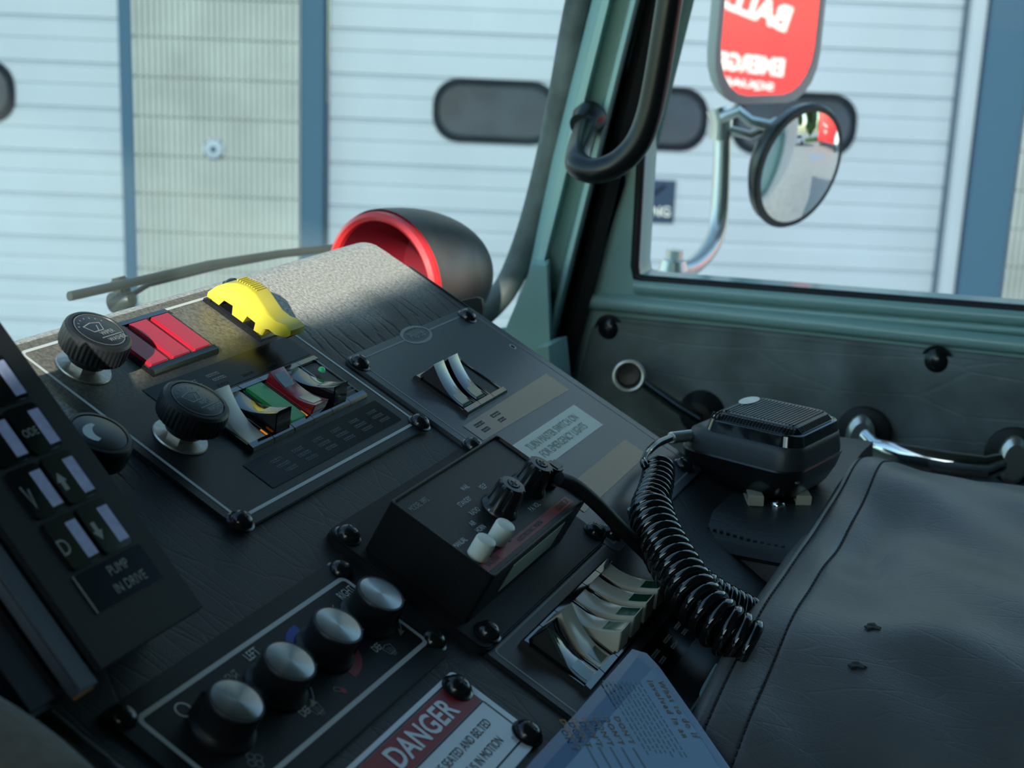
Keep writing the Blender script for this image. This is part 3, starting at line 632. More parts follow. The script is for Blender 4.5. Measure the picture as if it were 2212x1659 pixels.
# ---------------------------------------------------------------- switch panel with the two wiper knobs
p1 = thing('switch_panel', 'black switch panel with wiper knobs, red lights and yellow guarded switch', 'switch panel', cmat(-15, -180, 0))
b = CB('panel_dust_sun'); b.prism(rrect(-119, 84, 104, 262, 5), .1, 2.6, .5)
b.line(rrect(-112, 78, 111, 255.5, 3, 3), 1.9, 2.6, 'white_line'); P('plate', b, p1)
b = CB('label_black'); b.prism([(-73, 187), (69, 187), (69, 206), (-73, 206)], 2.6, 2.9)
for x in (-60, -40, -19): scrib(b, x-5, x+6, 199, 2.2, 2.9, 'ink_grey'); scrib(b, x-4, x+7, 195, 2.2, 2.9, 'ink_grey')
for x in (-20, 5, 30): scrib(b, x-5, x+5, 190.5, 1.8, 2.9, 'panel_dark')
P('label_strip', b, p1)
b = CB('label_black'); b.prism(rrect(-73, 69, 117, 137.5, .8, 2), 2.6, 2.95)
for i, x in enumerate((-50, -29, -8, 12, 33, 54)): scrib(b, x-5, x+5, 131, 2.2, 2.95, 'panel_blue'); scrib(b, x-5, x+7, 126.8, 2.2, 2.95, 'panel_blue'); scrib(b, x-3, x+8, 122.6, 2.2, 2.95, 'panel_blue')
P('label_strip', b, p1)
for x in (-46.5, -26.5, -6.5): indicator(p1, x, 233, 2.5, 'red_lens', 'red indicator light')
rocker(p1, -49, 162.5, 2.5, 'up', 'ivory', label='ivory white rocker switch')
rocker(p1, -28.3, 162.5, 2.5, 'dn', 'black_gloss', lens=[(-.95, -.35, 'ivory')])
indicator(p1, -7.5, 162.5, 2.5, 'green_lens', 'green indicator light')
rocker(p1, 12.9, 162.5, 2.5, 'mid', 'red_rocker', lens=[(-.86, -.28, 'green_glass'), (.3, .86, 'green_glass')], label='red rocker switch with green windows')
rocker(p1, 33.4, 162.5, 2.5, 'dn', 'black_gloss', lens=[(-.95, -.3, 'green_glass')])
b = CB('black_gloss'); bezel(b, 53.8, 162.5, 2.5); b.box(46, 61.6, 146, 179, 2.6, 4.4, .3, 'panel'); mdl = P('status_light', b, p1, label='flat black switch blank with a green lamp')
b = CB('green_led'); b.lathe([(2.3, 0), (2.1, 1.2), (1.2, 2.2), (.1, 2.5)], 16, M=Matrix.Translation((53, 170, 6.6))); P('lamp', b, mdl)
scrb = CB('ink_grey'); scrib(scrb, 49, 58, 151, 1.2, 6.9, 'ink_grey'); scrib(scrb, 49, 58, 148, 1.2, 6.9, 'ink_grey'); P('small_print', scrb, mdl)
for x in (-38.6, -17.9, 2.7): 
    b = CB('amber_glow'); b.box(x-.5, x+.1, 144, 151, 3.4, 5.6); P('glow', b, p1, label='thin amber glow between two switches')
# guarded switch
b = CB('black_gloss'); bezel(b, 53.5, 231.5, 2.5, 9.5, 22.5); b.box(45, 62, 214, 250, 3, 6, .6, 'black_plastic'); gs = P('guarded_switch', b, p1)
b = CB('yellow')
gp = [(254, 5.5), (254.5, 8.5), (251, 15), (246, 20.5), (240, 24.5), (233, 26.6), (226, 26.2), (219, 23.2), (212, 20.2), (205, 19.8), (199, 21.4), (195, 20.2), (194, 17), (196, 13.8), (201, 12), (207, 12.2), (210, 10.5), (210.5, 5.5), (216, 5.5), (217, 10.5), (224, 11), (225, 5.5), (234, 5.5), (236, 11), (243, 10.5), (245, 5.5)]
gc = (226, 14)
def gring(x, k): return [(x, gc[0]+(y-gc[0])*k, gc[1]+(z-gc[1])*k) for y, z in gp]
b.loft([gring(45.2, .93), gring(46.0, .985), gring(47.2, 1), gring(60, 1), gring(61.2, .985), gring(62, .93)])
for k in range(9): 
    y = 241-k*1.7; b.box(48.5, 58.5, y-.35, y+.35, 24.6+min(k, 5)*.42-(.0), 26.0+min(k, 5)*.28, .15)
P('guard', b, gs, label='yellow safety guard')
for x, y in ((84-3, 257), (78, 109), (-114, 109)): screw(p1, x, y, 2.5)
# knobs
def dial(root, x, y, top, r, knurl, label=None, washer=True, z0=2.6, icon=0):
    b = CB('knob_black', ); M = Matrix.Translation((x, y, 0)); zb = top-14.5
    pf = [(r*.55, zb-5), (r*.62, zb-1), (r*.86, zb+.5), (r*.97, zb+2), (r, zb+4), (r, top-4), (r*.97, top-1.6), (r*.90, top-.3), (r*.80, top), (r*.78, top-.7), (.1, top-.7)]
    b.lathe(pf, 168 if knurl else 40, M=M, rf=(lambda a, j: 1.0-.028*(.5+.5*math.cos(a*42)) if j in (3, 4, 5) else 1) if knurl else None)
    kb = P('knob', b, root, label=label)
    if washer:
        b = CB('steel'); b.lathe([(14.6, z0), (14.8, z0+.5), (14.3, z0+1.2), (5, z0+1.3)], 40, M=M); P('washer', b, kb)
        b = CB('steel'); hx = circ(0, 0, 7.6, 6); b.prism(hx, z0+1.2, z0+6.4, .8, M=M @ Matrix.Rotation(.5, 4, 'Z')); P('nut', b, kb)
        b = CB('chrome_dull'); b.lathe([(3.9, z0+6), (4.2, z0+7), (3.6, z0+8), (4.2, z0+9), (3.6, z0+10), (4.0, z0+11), (3.8, zb+3)], 20, M=M); P('shaft', b, kb)
    else:
        b = CB('black_plastic'); b.lathe([(r*.6, 0), (r*.6, zb)], 24, M=M); P('shaft', b, kb)
    b = CB('black_plastic'); z = top-.35; b.lathe([(r*.76, z-.5), (r*.76, z), (r*.72, z+.2), (.1, z+.2)], 40, M=M); z += .2
    if icon == 1:
        b.text('WIPER', x+2.5, y-3.2, z, 4.3, 'ink_grey', xs=.8); b.text('WASHER', x+4.3, y-8.9, z, 4.1, 'ink_grey', xs=.8); b.line([(x-4.5, y-6), (x+10.5, y-6)], .45, z, 'ink_grey', closed=False)
        b.line([(x-7.2, y+4.8), (x-4.6, y-.6), (x+2.4, y-.6), (x+5.0, y+4.8), (x-1, y+6.2)], .5, z, 'ink_grey')
        b.line([(x-1, y-.4), (x+1.5, y+3.8)], .5, z, 'ink_grey', closed=False)
        for k in range(7): a = R_(150-k*20); b.line([(x-1+9.6*math.cos(a), y+1+8.6*math.sin(a)), (x-1+10.6*math.cos(a), y+1+9.6*math.sin(a))], .5, z, 'ink_grey', closed=False)
        b.line(circ(x, y, r*.735, 40), .25, z, 'ink_grey')
    if icon == 2:
        o = [(x-1+8*math.cos(R_(a)), y+.5+6.5*math.sin(R_(a))) for a in range(70, 235, 8)]; i_ = [(x+3.6+7.4*math.cos(R_(a)), y-1+6.2*math.sin(R_(a))) for a in range(205, 100, -8)]
        b.prism(o+i_, z, z+.15, mt='ink_white')
    P('cap', b, kb)
dial(p1, -89, 233, 27, 18, True, icon=1, label='knurled wiper knob'); dial(p1, -86.5, 169, 27, 18, True, icon=1, label='knurled wiper knob')
kn = thing('dimmer_knob', 'smooth black dash knob with a pale crescent, half behind the gear selector', 'knob', cmat(-152, -177, 0))
dial(kn, -152, 176, 22, 17, False, washer=False, icon=2)
# ---------------------------------------------------------------- right-hand switch panel
p2 = thing('switch_panel', 'grey-black switch panel with three-switch bank and warning labels at the dash edge', 'switch panel', cmat(180, -75, 0))
b = CB('panel_blue'); b.prism(rrect(91, 273, -31, 175, 6), .1, 2.6, .5)
b.line([(161.5, 169), (98.5, 169), (98.5, -25), (265, -25), (265, 169), (198.5, 169)], 1.3, 2.6, 'ink_grey', closed=False)
b.line([(x*1.0+180, y+169.5) for x, y in circ(0, 0, 17.3, 44, 7.6)], 2.2, 2.6, 'ink_grey'); b.text('Pierce', 180, 169.3, 2.7, 9, 'ink_grey', xs=.85); P('plate', b, p2)
rocker(p2, 132.3, 118, 2.5, 'up', 'black_gloss', lens=[(-.9, -.25, 'green_glass')]); rocker(p2, 152.8, 118, 2.5, 'up', 'black_gloss', lens=[(-.9, -.25, 'green_glass')])
b = CB('black_gloss'); bezel(b, 173.3, 118, 2.5); b.box(165.5, 181.1, 101, 135, 2.6, 4.2, .3, 'panel'); P('switch_blank', b, p2)
b = CB('label_film'); b.prism([(109, 77), (251, 75), (251, 95), (109, 92.5)], 2.6, 2.9)
for x in (124, 149): scrib(b, x-6, x+6, 88, 3.0, 2.9, 'ink_black'); scrib(b, x-5, x+4, 82.5, 3.0, 2.9, 'ink_black')
P('label_strip', b, p2)
b = CB('beige_label'); b.prism([(121, 39), (234, 39), (234, 63.5), (121, 63.5)], 2.6, 2.9); b.text('TURN MASTER SWITCH ON', 178, 55.5, 2.9, 8.6, 'ink_grey', xs=.78); b.text('FOR EMERGENCY LIGHTS', 178, 46.5, 2.9, 8.6, 'ink_grey', xs=.78); P('warning_label', b, p2, label='beige label telling to turn master switch on')
b = CB('label_film'); b.prism([(109, 1), (235, 3), (235, 21), (109, 20)], 2.6, 2.9); P('label_strip', b, p2)
b = CB('label_black'); b.lathe([(1.6, 2.55), (1.6, 2.8)], 14, M=Matrix.Translation((257, 127, 0))); b.line(circ(257, 127, 2.4, 16), .9, 2.62, 'white_line'); P('screw_hole', b, p2)
for x, y in ((96, 166), (254, 166), (255, -20), (108, -20)): screw(p2, x, y, 2.5)
# ---------------------------------------------------------------- siren head on its plate
pp = thing('mounting_plate', 'black textured screwed plate carrying the siren control box', 'plate', cmat(10, -30, 0))
b = CB('black_matte'); b.prism(rrect(-79, 95, -21, 80, 7), .1, 5.0, .9, hole=None); P('plate', b, pp)
for x, y in ((-71, 71), (89, 76), (91, -13), (-65, -14)): screw(pp, x, y, 4.9)
sr = thing('siren_control_box', 'black siren control box with two knobs, white buttons and red stripe', 'siren control', cmat(-6, -30, 5))
b = CB('black_case')
def rbox(k, z): return [(x, y, z) for x, y in rrect(-70.5+k, 59.5-k, -3.5+k, 60.5-k, 2.4)]
b.loft([rbox(0, 5.1), rbox(0, 35.6), rbox(.4, 36), rbox(1.2, 36), rbox(1.5, 35.6), rbox(1.6, 33.8)]); P('case', b, sr)
b = CB('siren_face'); b.prism(rrect(-68.8, 57.8, -1.8, 58.8, 1), 33, 34.2)
z = 34.2
for t_, x, y, s_ in (('MODEL 3892', -54, 51, 4.2), ('WAIL', -11.5, 44.5, 3.9), ('YELP', 1, 39, 3.9), ('STANDBY', -24, 38, 3.9), ('RADIO', -26, 30.5, 3.9), ('AIR', -37.5, 25.8, 3.9), ('HORN', -37, 21, 3.9), ('MANUAL', -60.5, 21.5, 3.9), ('P.A. VOL.', 17, 12.5, 3.9)):
    b.text(t_, x, y, z, s_*1.15, 'ink_grey' if t_[0:3] == 'MOD' else 'ink_white', xs=.72)
b.prism([(-68.4, .8), (49, .8), (49, 6.4), (-68.4, 6.4)], 34.2, 34.35, mt='ink_red'); b.text('V-CON', -56, 3.6, 34.35, 4.2, 'ink_black', bold=.02); b.text('ELECTRONIC SIREN', -8, 3.6, 34.35, 3.6, 'ink_black', bold=.02); b.text('CODE 3', 38, 3.6, 34.35, 4.4, 'ink_black', bold=.02)
P('face', b, sr)
for x, y in ((-7, 24), (32, 24)):
    M = Matrix.Translation((x, y, 34.2)); fl = lambda a, j: 1+(.05*math.cos(a*10) if j in (2, 3, 4) else 0)
    b = CB('black_plastic'); b.lathe([(10.8, 0), (10.4, 1.2), (8.6, 3), (7.4, 13.5), (7.2, 15.5), (6.6, 16.2), (3.8, 16.3), (3.8, 15.8), (.1, 15.8)], 60, M=M, rf=fl); b.box(6.5, 8.4, -.6, .6, 3, 16, .3, M=M @ Matrix.Rotation(R_(200), 4, 'Z')); k = P('knob', b, sr)
    b = CB('black_plastic'); b.lathe([(3.4, 15.6), (3.2, 16.8), (.1, 17.1)], 20, M=M); b.box(-2, 2, -.35, .35, 16.6, 17.3, 0, 'panel_dark', M); b.box(-.35, .35, -2, 2, 16.6, 17.3, 0, 'panel_dark', M); P('screw', b, k)
    b = CB('ink_white'); b.box(9.4, 10.9, -.5, .5, .6, 1.6, .1, M=M @ Matrix.Rotation(R_(168), 4, 'Z')); P('pointer', b, k)
for x in (-66.5, -42.5):
    b = CB('button_white'); b.lathe([(5.4, 34.2), (5.4, 43.6), (5.1, 44.6), (4.4, 45), (.1, 45.1)], 30, M=Matrix.Translation((x+6, 11, 0)) @ Matrix.Translation((0, 0, 0))); P('push_button', b, sr, label='white push button')
    b = CB('panel_dark'); b.lathe([(1.9, 34.2), (1.9, 34.6)], 12, M=Matrix.Translation((x+13.4, 7.6, 0))); P('lamp_hole', b, sr)
b = CB('beige_label', ); b.box(-40, 32, -3.9, -3.4, 12, 30, .2); P('maker_plate', b, sr, label='pale blank plate on the near side')
for y, z in ((2, 20), (2, 29)):
    b = CB('black_plastic'); b.lathe([(3.6, 0), (3.6, 4), (1.5, 6)], 8, M=Matrix.Translation((59.5, y, z)) @ Matrix.Rotation(R_(90), 4, 'Y')); P('side_bolt', b, sr)
b = CB('black_plastic'); b.lathe([(6.8, 34.2), (6.8, 37), (5.6, 38), (5.6, 45), (4.5, 46.5), (.1, 46.6)], 24, M=Matrix.Translation((48, 20, 0))); b.box(44.4, 54.5, 15.5, 24.5, 39, 47, 1.5); P('jack_plug', b, sr)
# ---------------------------------------------------------------- heater panel
hp = thing('heater_panel', 'black heater panel with four metal-faced knobs in a white outline', 'heater control', cmat(-180, -30, 0))
b = CB('panel_dark'); b.prism(rrect(-270, -96, -8, 66, 3), .1, 2.2, .5)
b.line(rrect(-259, -98.5, 3.5, 55, 3, 3), 2.3, 2.2, 'white_line'); z = 2.2
b.text('RIGHT', -107, 47.6, z, 6.6, 'ink_white', xs=.68); b.text('LEFT', -186, 49.5, z, 6.6, 'ink_white', xs=.68); b.text('VENT', -206, 46.5, z, 6, 'ink_grey', xs=.68); b.text('DEF', -161-33, 14.5, z, 5.6, 'ink_white', xs=.7); b.text('DEF', -127, 16.5, z, 5.6, 'ink_white', xs=.7)
b.line(circ(-239, 47, 3.6, 24), .7, z, 'ink_white')
for cx in (-194, -113):
    for a0, a1, hd_ in ((150, 118, 150), (-62, -30, -64)):
        pts = [(cx+17.5*math.cos(R_(a0+(a1-a0)*k/8)), 31+17.5*math.sin(R_(a0+(a1-a0)*k/8))) for k in range(9)]; b.line(pts, .6, z, 'ink_grey', closed=False)
        px_, py_ = pts[0]; a = R_(hd_+(90 if hd_ > 0 else -90)); q = [(px_+3.6*math.cos(a), py_+3.6*math.sin(a)), (px_+2*math.cos(a+2.1), py_+2*math.sin(a+2.1)), (px_+2*math.cos(a-2.1), py_+2*math.sin(a-2.1))]; b.prism(q, z, z+.15, mt='ink_grey')
def arc(cx, cy, r0, r1, a0, a1, mt):
    n = 16; o = [(cx+r1*math.cos(R_(a0+(a1-a0)*k/n)), cy+r1*math.sin(R_(a0+(a1-a0)*k/n))) for k in range(n+1)]+[(cx+r0*math.cos(R_(a1+(a0-a1)*k/n)), cy+r0*math.sin(R_(a1+(a0-a1)*k/n))) for k in range(n+1)]
    b.prism(o, z, z+.15, mt=mt)
arc(-153, 31, 14, 18.5, 85, 165, 'ink_blue'); arc(-153, 31, 14, 18.5, -95, -15, 'ink_red')
b.line([(-171, 13.5), (-167, 9.6), (-165.3, 11.2), (-169.4, 15)], .35, z, 'ink_grey'); b.prism(circ(-167, 11, 1.8, 12), z, z+.15, mt='ink_red')
for cx in (-187, -121):
    cx, cy = cx-1, 12.2
    b.line([(cx-3.4, cy+2), (cx-2.4, cy-2.2), (cx+2.4, cy-2.2), (cx+3.4, cy+2), (cx, cy+3)], .4, z, 'ink_grey')
    for k in (-1.2, 0, 1.2): b.line([(cx+k, cy-4), (cx+k+.3, cy-.4), (cx+k-.3, cy+1.4)], .35, z, 'ink_grey', closed=False)
for k in range(4): b.line([(-236+2.4*math.cos(k*1.57)+p[0], 12+2.4*math.sin(k*1.57)+p[1]) for p in circ(0, 0, 1.7, 12)], .35, z, 'ink_grey')
P('plate', b, hp)
for i, x in enumerate((-233.5, -193.5, -153, -113)):
    M = Matrix.Translation((x, 31, 2.2))
    b = CB('knob_black'); b.lathe([(14.5, 0), (14.2, 1.5), (12.6, 3), (11.9, 4.5), (12.0, 13.6), (12.3, 14.2), (12.3, 15.2), (11.8, 15.9), (11.0, 15.9), (10.9, 15.5), (.1, 15.5)], 120, M=M, rf=lambda a, j: 1-(.012*(.5+.5*math.cos(a*48)) if j in (4, 5, 6) else 0))
    ang = (118, -40, -42, -48)[i]
    b.loft([[(x_, y_, zz) for x_, y_ in ((9, -1.6), (14.6*k_, -.35), (14.6*k_, .35), (9, 1.6))] for zz, k_ in ((1, 1.05), (14.2, .95), (15.2, .90))], M=M @ Matrix.Rotation(R_(ang), 4, 'Z')); k = P('knob', b, hp)
    b = MB('spun_metal'); b.lathe([(.0108, 0), (.0108, .0005), (.0105, .0006), (.00005, .0006)], 48); f = mk('knob_face', b, k); f.matrix_local = ROOTM[hp.name].inverted() @ cmat(x, -31, 17.6) @ Matrix.Rotation(R_(20+i*23), 4, 'Z'); ROOTM[f.name] = ROOTM[hp.name]
for x, y in ((-93.5, 59), (-93, 2), (-263, 59)): screw(hp, x, y, 0.3)
# ---------------------------------------------------------------- danger sign
dg = thing('danger_sign', 'white plate with red danger band screwed to the dash below the heater panel', 'sign', cmat(-170, 40, 0))
b = CB('white_sign'); b.prism(rrect(-240, -104, -67, -15, 3), .1, 1.7, .3)
z = 1.7
b.prism([(-236, -35), (-109, -35), (-109, -18.5), (-236, -18.5)], z, z+.12, mt='ink_red'); b.line([(-236, -17.9), (-109, -17.9)], .9, z, 'ink_black', closed=False); b.line([(-236, -35.6), (-109, -35.6)], .9, z, 'ink_black', closed=False); b.line([(-109, -36), (-109, -61), (-236, -61)], .9, z, 'ink_black', closed=False)
b.text('DANGER', -127, -26.9, z+.12, 15.5, 'white_sign', align='RIGHT', xs=.92, bold=.02, space=1.02)
b.text('OCCUPANTS MUST BE SEATED AND BELTED', -119, -44, z, 6.6, 'ink_black', align='RIGHT', xs=.72); b.text('WHEN VEHICLE IS IN MOTION', -124, -53.5, z, 6.6, 'ink_black', align='RIGHT', xs=.72); b.text('91-0379', -111, -57.6, z, 3, 'ink_grey', align='RIGHT', xs=.8, rot=0)
P('plate', b, dg)
for x, y in ((-113.5, -23), (-108.5, -61)): screw(dg, x, y, 1.6, 6.8)
# ---------------------------------------------------------------- lower switch panel
lp = thing('switch_panel', 'lower black switch panel with a bank of ivory rocker switches', 'switch panel', cmat(20, 60, 0))
b = CB('panel'); b.prism(rrect(-76, 122, -121, -17, 5), .1, 2.2, .5); b.line(rrect(-70.5, 117, -116, -22.5, 3, 3), 1.3, 2.2, 'ink_grey'); P('plate', b, lp)
rocker(lp, -41.6, -50, 2.2, 'up', 'black_gloss', lens=[(-.95, -.3, 'green_glass')]); rocker(lp, -20.8, -50, 2.2, 'up', 'beige_rocker', lens=[(-.92, -.4, 'green_glass')], label='ivory rocker switch tipped the other way')
for x in (0, 20.8, 41.6, 62.4): rocker(lp, x, -50, 2.2, 'dn', 'beige_rocker', lens=[(-.95, -.4, 'green_glass')], label='ivory rocker switch')
b = CB('label_black'); b.prism([(-52, -96), (73, -96), (73, -77), (-52, -77)], 2.2, 2.5)
for x in (0, 21, 42, 62): scrib(b, x-5, x+6, -84, 2.2, 2.5, 'ink_grey'); scrib(b, x-5, x+4, -89, 2.2, 2.5, 'ink_grey')
P('label_strip', b, lp)
# ---------------------------------------------------------------- leaflet in its sleeve
sl_ = thing('leaflet_sleeve', 'dark blue plastic sleeve holding a printed leaflet over the lower panel', 'document sleeve', cmat(-50, 100, 12))
b = CB('sleeve_blue'); pl = [U(x, y, 13) for x, y in ((1366, 1402), (1397, 1411), (1424, 1440), (1521, 1578), (1640, 1750), (1060, 1750), (1152, 1640), (1240, 1545))]
b.prism(pl, 12.4, 13); P('cover', b, sl_)
b = CB('paper'); sh = [U(x, y, 14) for x, y in ((1412, 1440), (1518, 1602), (1610, 1745), (1146, 1745), (1224, 1656))]; b.prism(sh, 13.3, 14)
d0 = Vector(U(1433, 1478, 14)); d1 = Vector(U(1512, 1600, 14)); rt = math.degrees(math.atan2((d1-d0).y, (d1-d0).x)); e = (d1-d0).normalized(); f_ = Vector((e.y, -e.x))
def T2(t_, a, d, s_, mt, **k): q = d0+e*a+f_*d; b.text(t_, q.x, q.y, 14, s_, mt, rot=rt, align='LEFT', **k)
T2('What to do if', -2, 1.5, 6.0, 'ink_orange', space=1.25, xs=.9, bold=.02); T2('involved in an', -2, 8.5, 6.0, 'ink_orange', space=1.25, xs=.9, bold=.02)
Ms = Matrix.Translation((d0.x, d0.y, 0)) @ Matrix.Rotation(R_(rt), 4, 'Z')
for k in range(9):
    y = -16-k*3.0; x = 0
    while x < 46: w = random.uniform(1.5, 4.5); b.box(x, x+w, y-.45, y+.45, 14, 14.12, 0, 'ink_grey', Ms); x += w+1.1
for k in range(6): T2("DON'T", 24+k*.7, 46+k*7, 5.0, 'ink_orange', space=1.2, bold=.02)
for k in range(5): scx = 8; b.box(44, 70, -47-k*7-.6, -47-k*7+.6, 14, 14.12, 0, 'ink_grey', Ms)
P('leaflet', b, sl_)
b = CB('clear_film'); b.prism([U(x, y, 15) for x, y in ((1385, 1408), (1424, 1440), (1521, 1578), (1630, 1745), (1120, 1745), (1180, 1650), (1330, 1478))], 14.6, 14.8); P('clear_pocket', b, sl_)
# ================================================================ THINGS ON AND AROUND THE DASH
# ---- gear selector pod
G0 = con(*uvw(440, 1310, 25)); bt = R_(47.5); Bg = Vector((0, -math.cos(bt), -math.sin(bt))); Ng = Vector((0, -math.sin(bt), math.cos(bt)))
GM = frame(G0, Vector((1, 0, 0)), -Bg, Ng) @ Matrix.Scale(.001, 4)
gs_ = thing('gear_selector', 'black push-button gear selector with pale blue light bars, tilted at left', 'gear selector', frame(G0+Vector((-.04, 0, -.03)), Vector((1, 0, 0)), -Bg, Ng))
def GB(mt): return MB(mt, GM, .15)
b = GB('black_matte'); b.prism([(-66, 0), (0, 0), (0, 150), (-66, 150)], -4, 0, .5)
b.prism([(-63, 6), (-4, 6), (-4, 150), (-63, 150)], -60, -4); P('housing', b, gs_)
b = GB('panel_blue'); b.prism([(-78.5, -3), (-68, -3), (-68, 150), (-78.5, 150)], -8, -2.2, .8); P('side_strip', b, gs_)
b = GB('black_plastic'); b.prism([(-99, -1), (-79, -1), (-79, 150), (-99, 150)], -70, -8, 2); P('side_cover', b, gs_)
b = GB('ink_orange'); b.box(-78, -68.5, -3.8, -2.4, -8, -5.5, .2); b.box(-92, -79.5, -1.6, -.6, -30, -26, .2); P('edge_marks', b, gs_, label='small worn orange edge marks')
for r_ in range(5):
    for c_ in range(2):
        x0 = -49.5 if c_ == 0 else -30.2; y0 = 37.5+r_*24.3
        b = GB('black_gloss'); b.prism(rrect(x0, x0+17.6, y0, y0+22.6, 2.5), 0, 1.1, .5)
        g_ = {(0, 0): 'D', (2, 1): 'ODE'}.get((r_, c_))
        if g_: b.text(g_, x0+(3 if g_ == 'D' else 5), y0+10, 1.1, 10 if g_ == 'D' else 5.2, 'ink_grey', rot=0, xs=.8)
        if (r_, c_) == (1, 0): b.line([(x0+2, y0+15), (x0+3.4, y0+5), (x0+5, y0+13)], .8, 1.1, 'ink_grey', closed=False)
        if c_ == 1 and r_ in (0, 1):
            s_ = 1 if r_ == 1 else -1; cx, cy = x0+3.8, y0+10.5
            b.prism([(cx-1.1, cy-4*s_), (cx+1.1, cy-4*s_), (cx+1.1, cy), (cx+2.6, cy), (cx, cy+4.2*s_), (cx-2.6, cy), (cx-1.1, cy)][::s_], 1.1, 1.25, mt='ink_grey')
        bn = P('button', b, gs_)
        b = GB('pale_bar'); b.prism([(x0+10.8, y0+2.4), (x0+16.6, y0+2.4), (x0+16.6, y0+19), (x0+10.8, y0+19)], 1.05, 1.4); P('light_bar', b, bn)
b = GB('label_black'); b.prism(rrect(-51, -10, 19, 36, .5, 1), 0, .35); b.text('PUMP', -28, 31.2, .35, 6.2, 'ink_grey', xs=.78); b.text('IN DRIVE', -27, 23.6, .35, 6.2, 'ink_grey', xs=.78); b.box(-51.4, -50.9, 19, 36, .2, .7, .1, 'ink_grey'); P('pump_label', b, gs_)
# ---- warning lamp dome behind the dash end
X0 = on(828, 618, 0, 1.13); ra = (X0.dot(RW @ Vector((0, 0, -1))))*158/F
ax = (RW @ Vector((.63, .20, -.75))).normalized(); ML = axis_frame(X0, ax)
wl = thing('dome_lamp', 'black dome with red ring and red recessed face behind the dash corner', 'lamp', Matrix.Translation(X0-Vector((0, 0, ra))))
b = MB('dome_black', ML); o = [(ra*1.0, .002)]+[(ra*1.05*math.cos(a), .002+ra*1.95*math.sin(a)) for a in [R_(k*6) for k in range(16)]]; b.lathe(o[1:-1]+[(.002, .002+ra*1.95)], 64, c0=False); b.box(-.012, .012, -.006, .006, 0, .003, .001, M=Matrix.Translation((0, 0, 0))); P('dome', b, wl)
b = MB('red_ring', ML); b.lathe([(ra*.90, .001), (ra*.905, -.004), (ra*.96, -.0065), (ra*1.02, -.004), (ra*1.03, .002), (ra*1.0, .004), (ra*1.04, .010)], 64, c0=False, c1=False); P('ring', b, wl)
b = MB('red_inner', ML); vs = []; b.loft([[(x, y, z) for x, y in circ(0, 0, r, 48)] for r, z in ((ra*.905, -.001), (ra*.89, .02), (ra*.84, .060), (ra*.72, .075), (ra*.4, .08), (.001, .081))], caps=False); P('face', b, wl)
b = MB('bracket_grey'); pl = [on(x, y, 0, 1.03) for x, y in ((940, 652), (985, 652), (1030, 642), (1040, 647), (1043, 668), (1036, 740), (960, 740))]; b.loft([pl, [p+Vector((.004, 0, 0)) for p in pl]]); P('bracket', b, wl)
# ---- grab handle on the pillar
gh = thing('grab_handle', 'thick bent black grab handle mounted on the windscreen pillar', 'grab handle', Matrix.Translation(on(1262, 300, 0, 1.34)))
hp_ = [(1270, 262, 1.365), (1262, 290, 1.33), (1250, 330, 1.275), (1250, 358, 1.25), (1288, 369, 1.24), (1335, 352, 1.24), (1375, 312, 1.24), (1400, 255, 1.24), (1417, 180, 1.24), (1437, 60, 1.24), (1455, -60, 1.24), (1480, -260, 1.24)]
b = MB('black_plastic'); b.tube(spline([on(x, y, 0, X) for x, y, X in hp_], 8), .0115, 20); P('bar', b, gh)
b = MB('black_plastic', axis_frame(on(1272, 256, 0, 1.362), (-1, .1, -.35))); b.lathe([(.016, -.006), (.016, .004), (.013, .010), (.0118, .018)], 24); P('socket', b, gh)
# ---- padded console right of the dash, leather cover over the engine hump
ph_ = thing('padded_console', 'black padded console with stitched seam below the handheld microphone', 'console', Matrix.Translation((1.0, .2, -1.05)))
b = MB('console_vinyl'); pr = [(.868, -1.0), (.866, -.5), (.866, -.362), (.868, -.354), (.872, -.3475), (.8725, -.346), (.871, -.343), (.876, -.338), (.888, -.3345), (.91, -.3325), (1.0, -.3305), (1.10, -.332), (1.15, -.339), (1.16, -.36), (1.16, -1.0)]
ys = [.166, .17, .2, .225, .24, .25, .256, .259]
def cy_(y, X, z):
    k = max(0, (y-.225)/.034); return Vector((X+.02*k*k*(1 if X < .95 else 0), y, z-.012*k*k-.0025*math.sin(y*60)*math.sin(X*40)))
b.loft([[cy_(y, X, z) for X, z in pr] for y in ys]); P('body', b, ph_)
b = MB('thread'); 
for k in range(16):
    y = .245-k*.0045; b.tube([cy_(y, .8835, -.3352), cy_(y-.0022, .8838, -.3350)], .0009, 6)
P('stitching', b, ph_)
lc = thing('engine_cover', 'engine hump under worn black leather with a double stitched edge, right foreground', 'engine cover', Matrix.Translation((.85, -.1, -1.05)))
ED = .172
def lz(X, Y):
    d = ED-Y
    z = -.333-.012*max(0, (X-1.02)/.1)**2*(1 if X < 1.2 else 1)
    r_ = max(0, .80-X); z -= r_*r_*(.9+min(d, .16)*16)
    z += .008*math.exp(-((d-.055)/.03)**2-((X-1.03)/.05)**2)+.010*math.exp(-((d-.02)/.02)**2-((X-1.07)/.05)**2)
    z -= .008*math.exp(-((d-.048)/.018)**2-((X-.93)/.08)**2)
    z -= .006*math.exp(-((d-.07)/.022)**2-((X-.82)/.035)**2)
    z += .004*math.exp(-((d-.085)/.03)**2-((X-.775)/.02)**2)
    z += .003*math.sin(X*31+Y*12)*min(1, d/.05)+.0016*math.sin(X*70-Y*55)*min(1, d/.04)
    z -= .006*max(0, 1-d/.008)**2
    z -= .0011*math.exp(-((d-.0095)/.0012)**2)+.0011*math.exp(-((d-.0275)/.0012)**2)
    return z
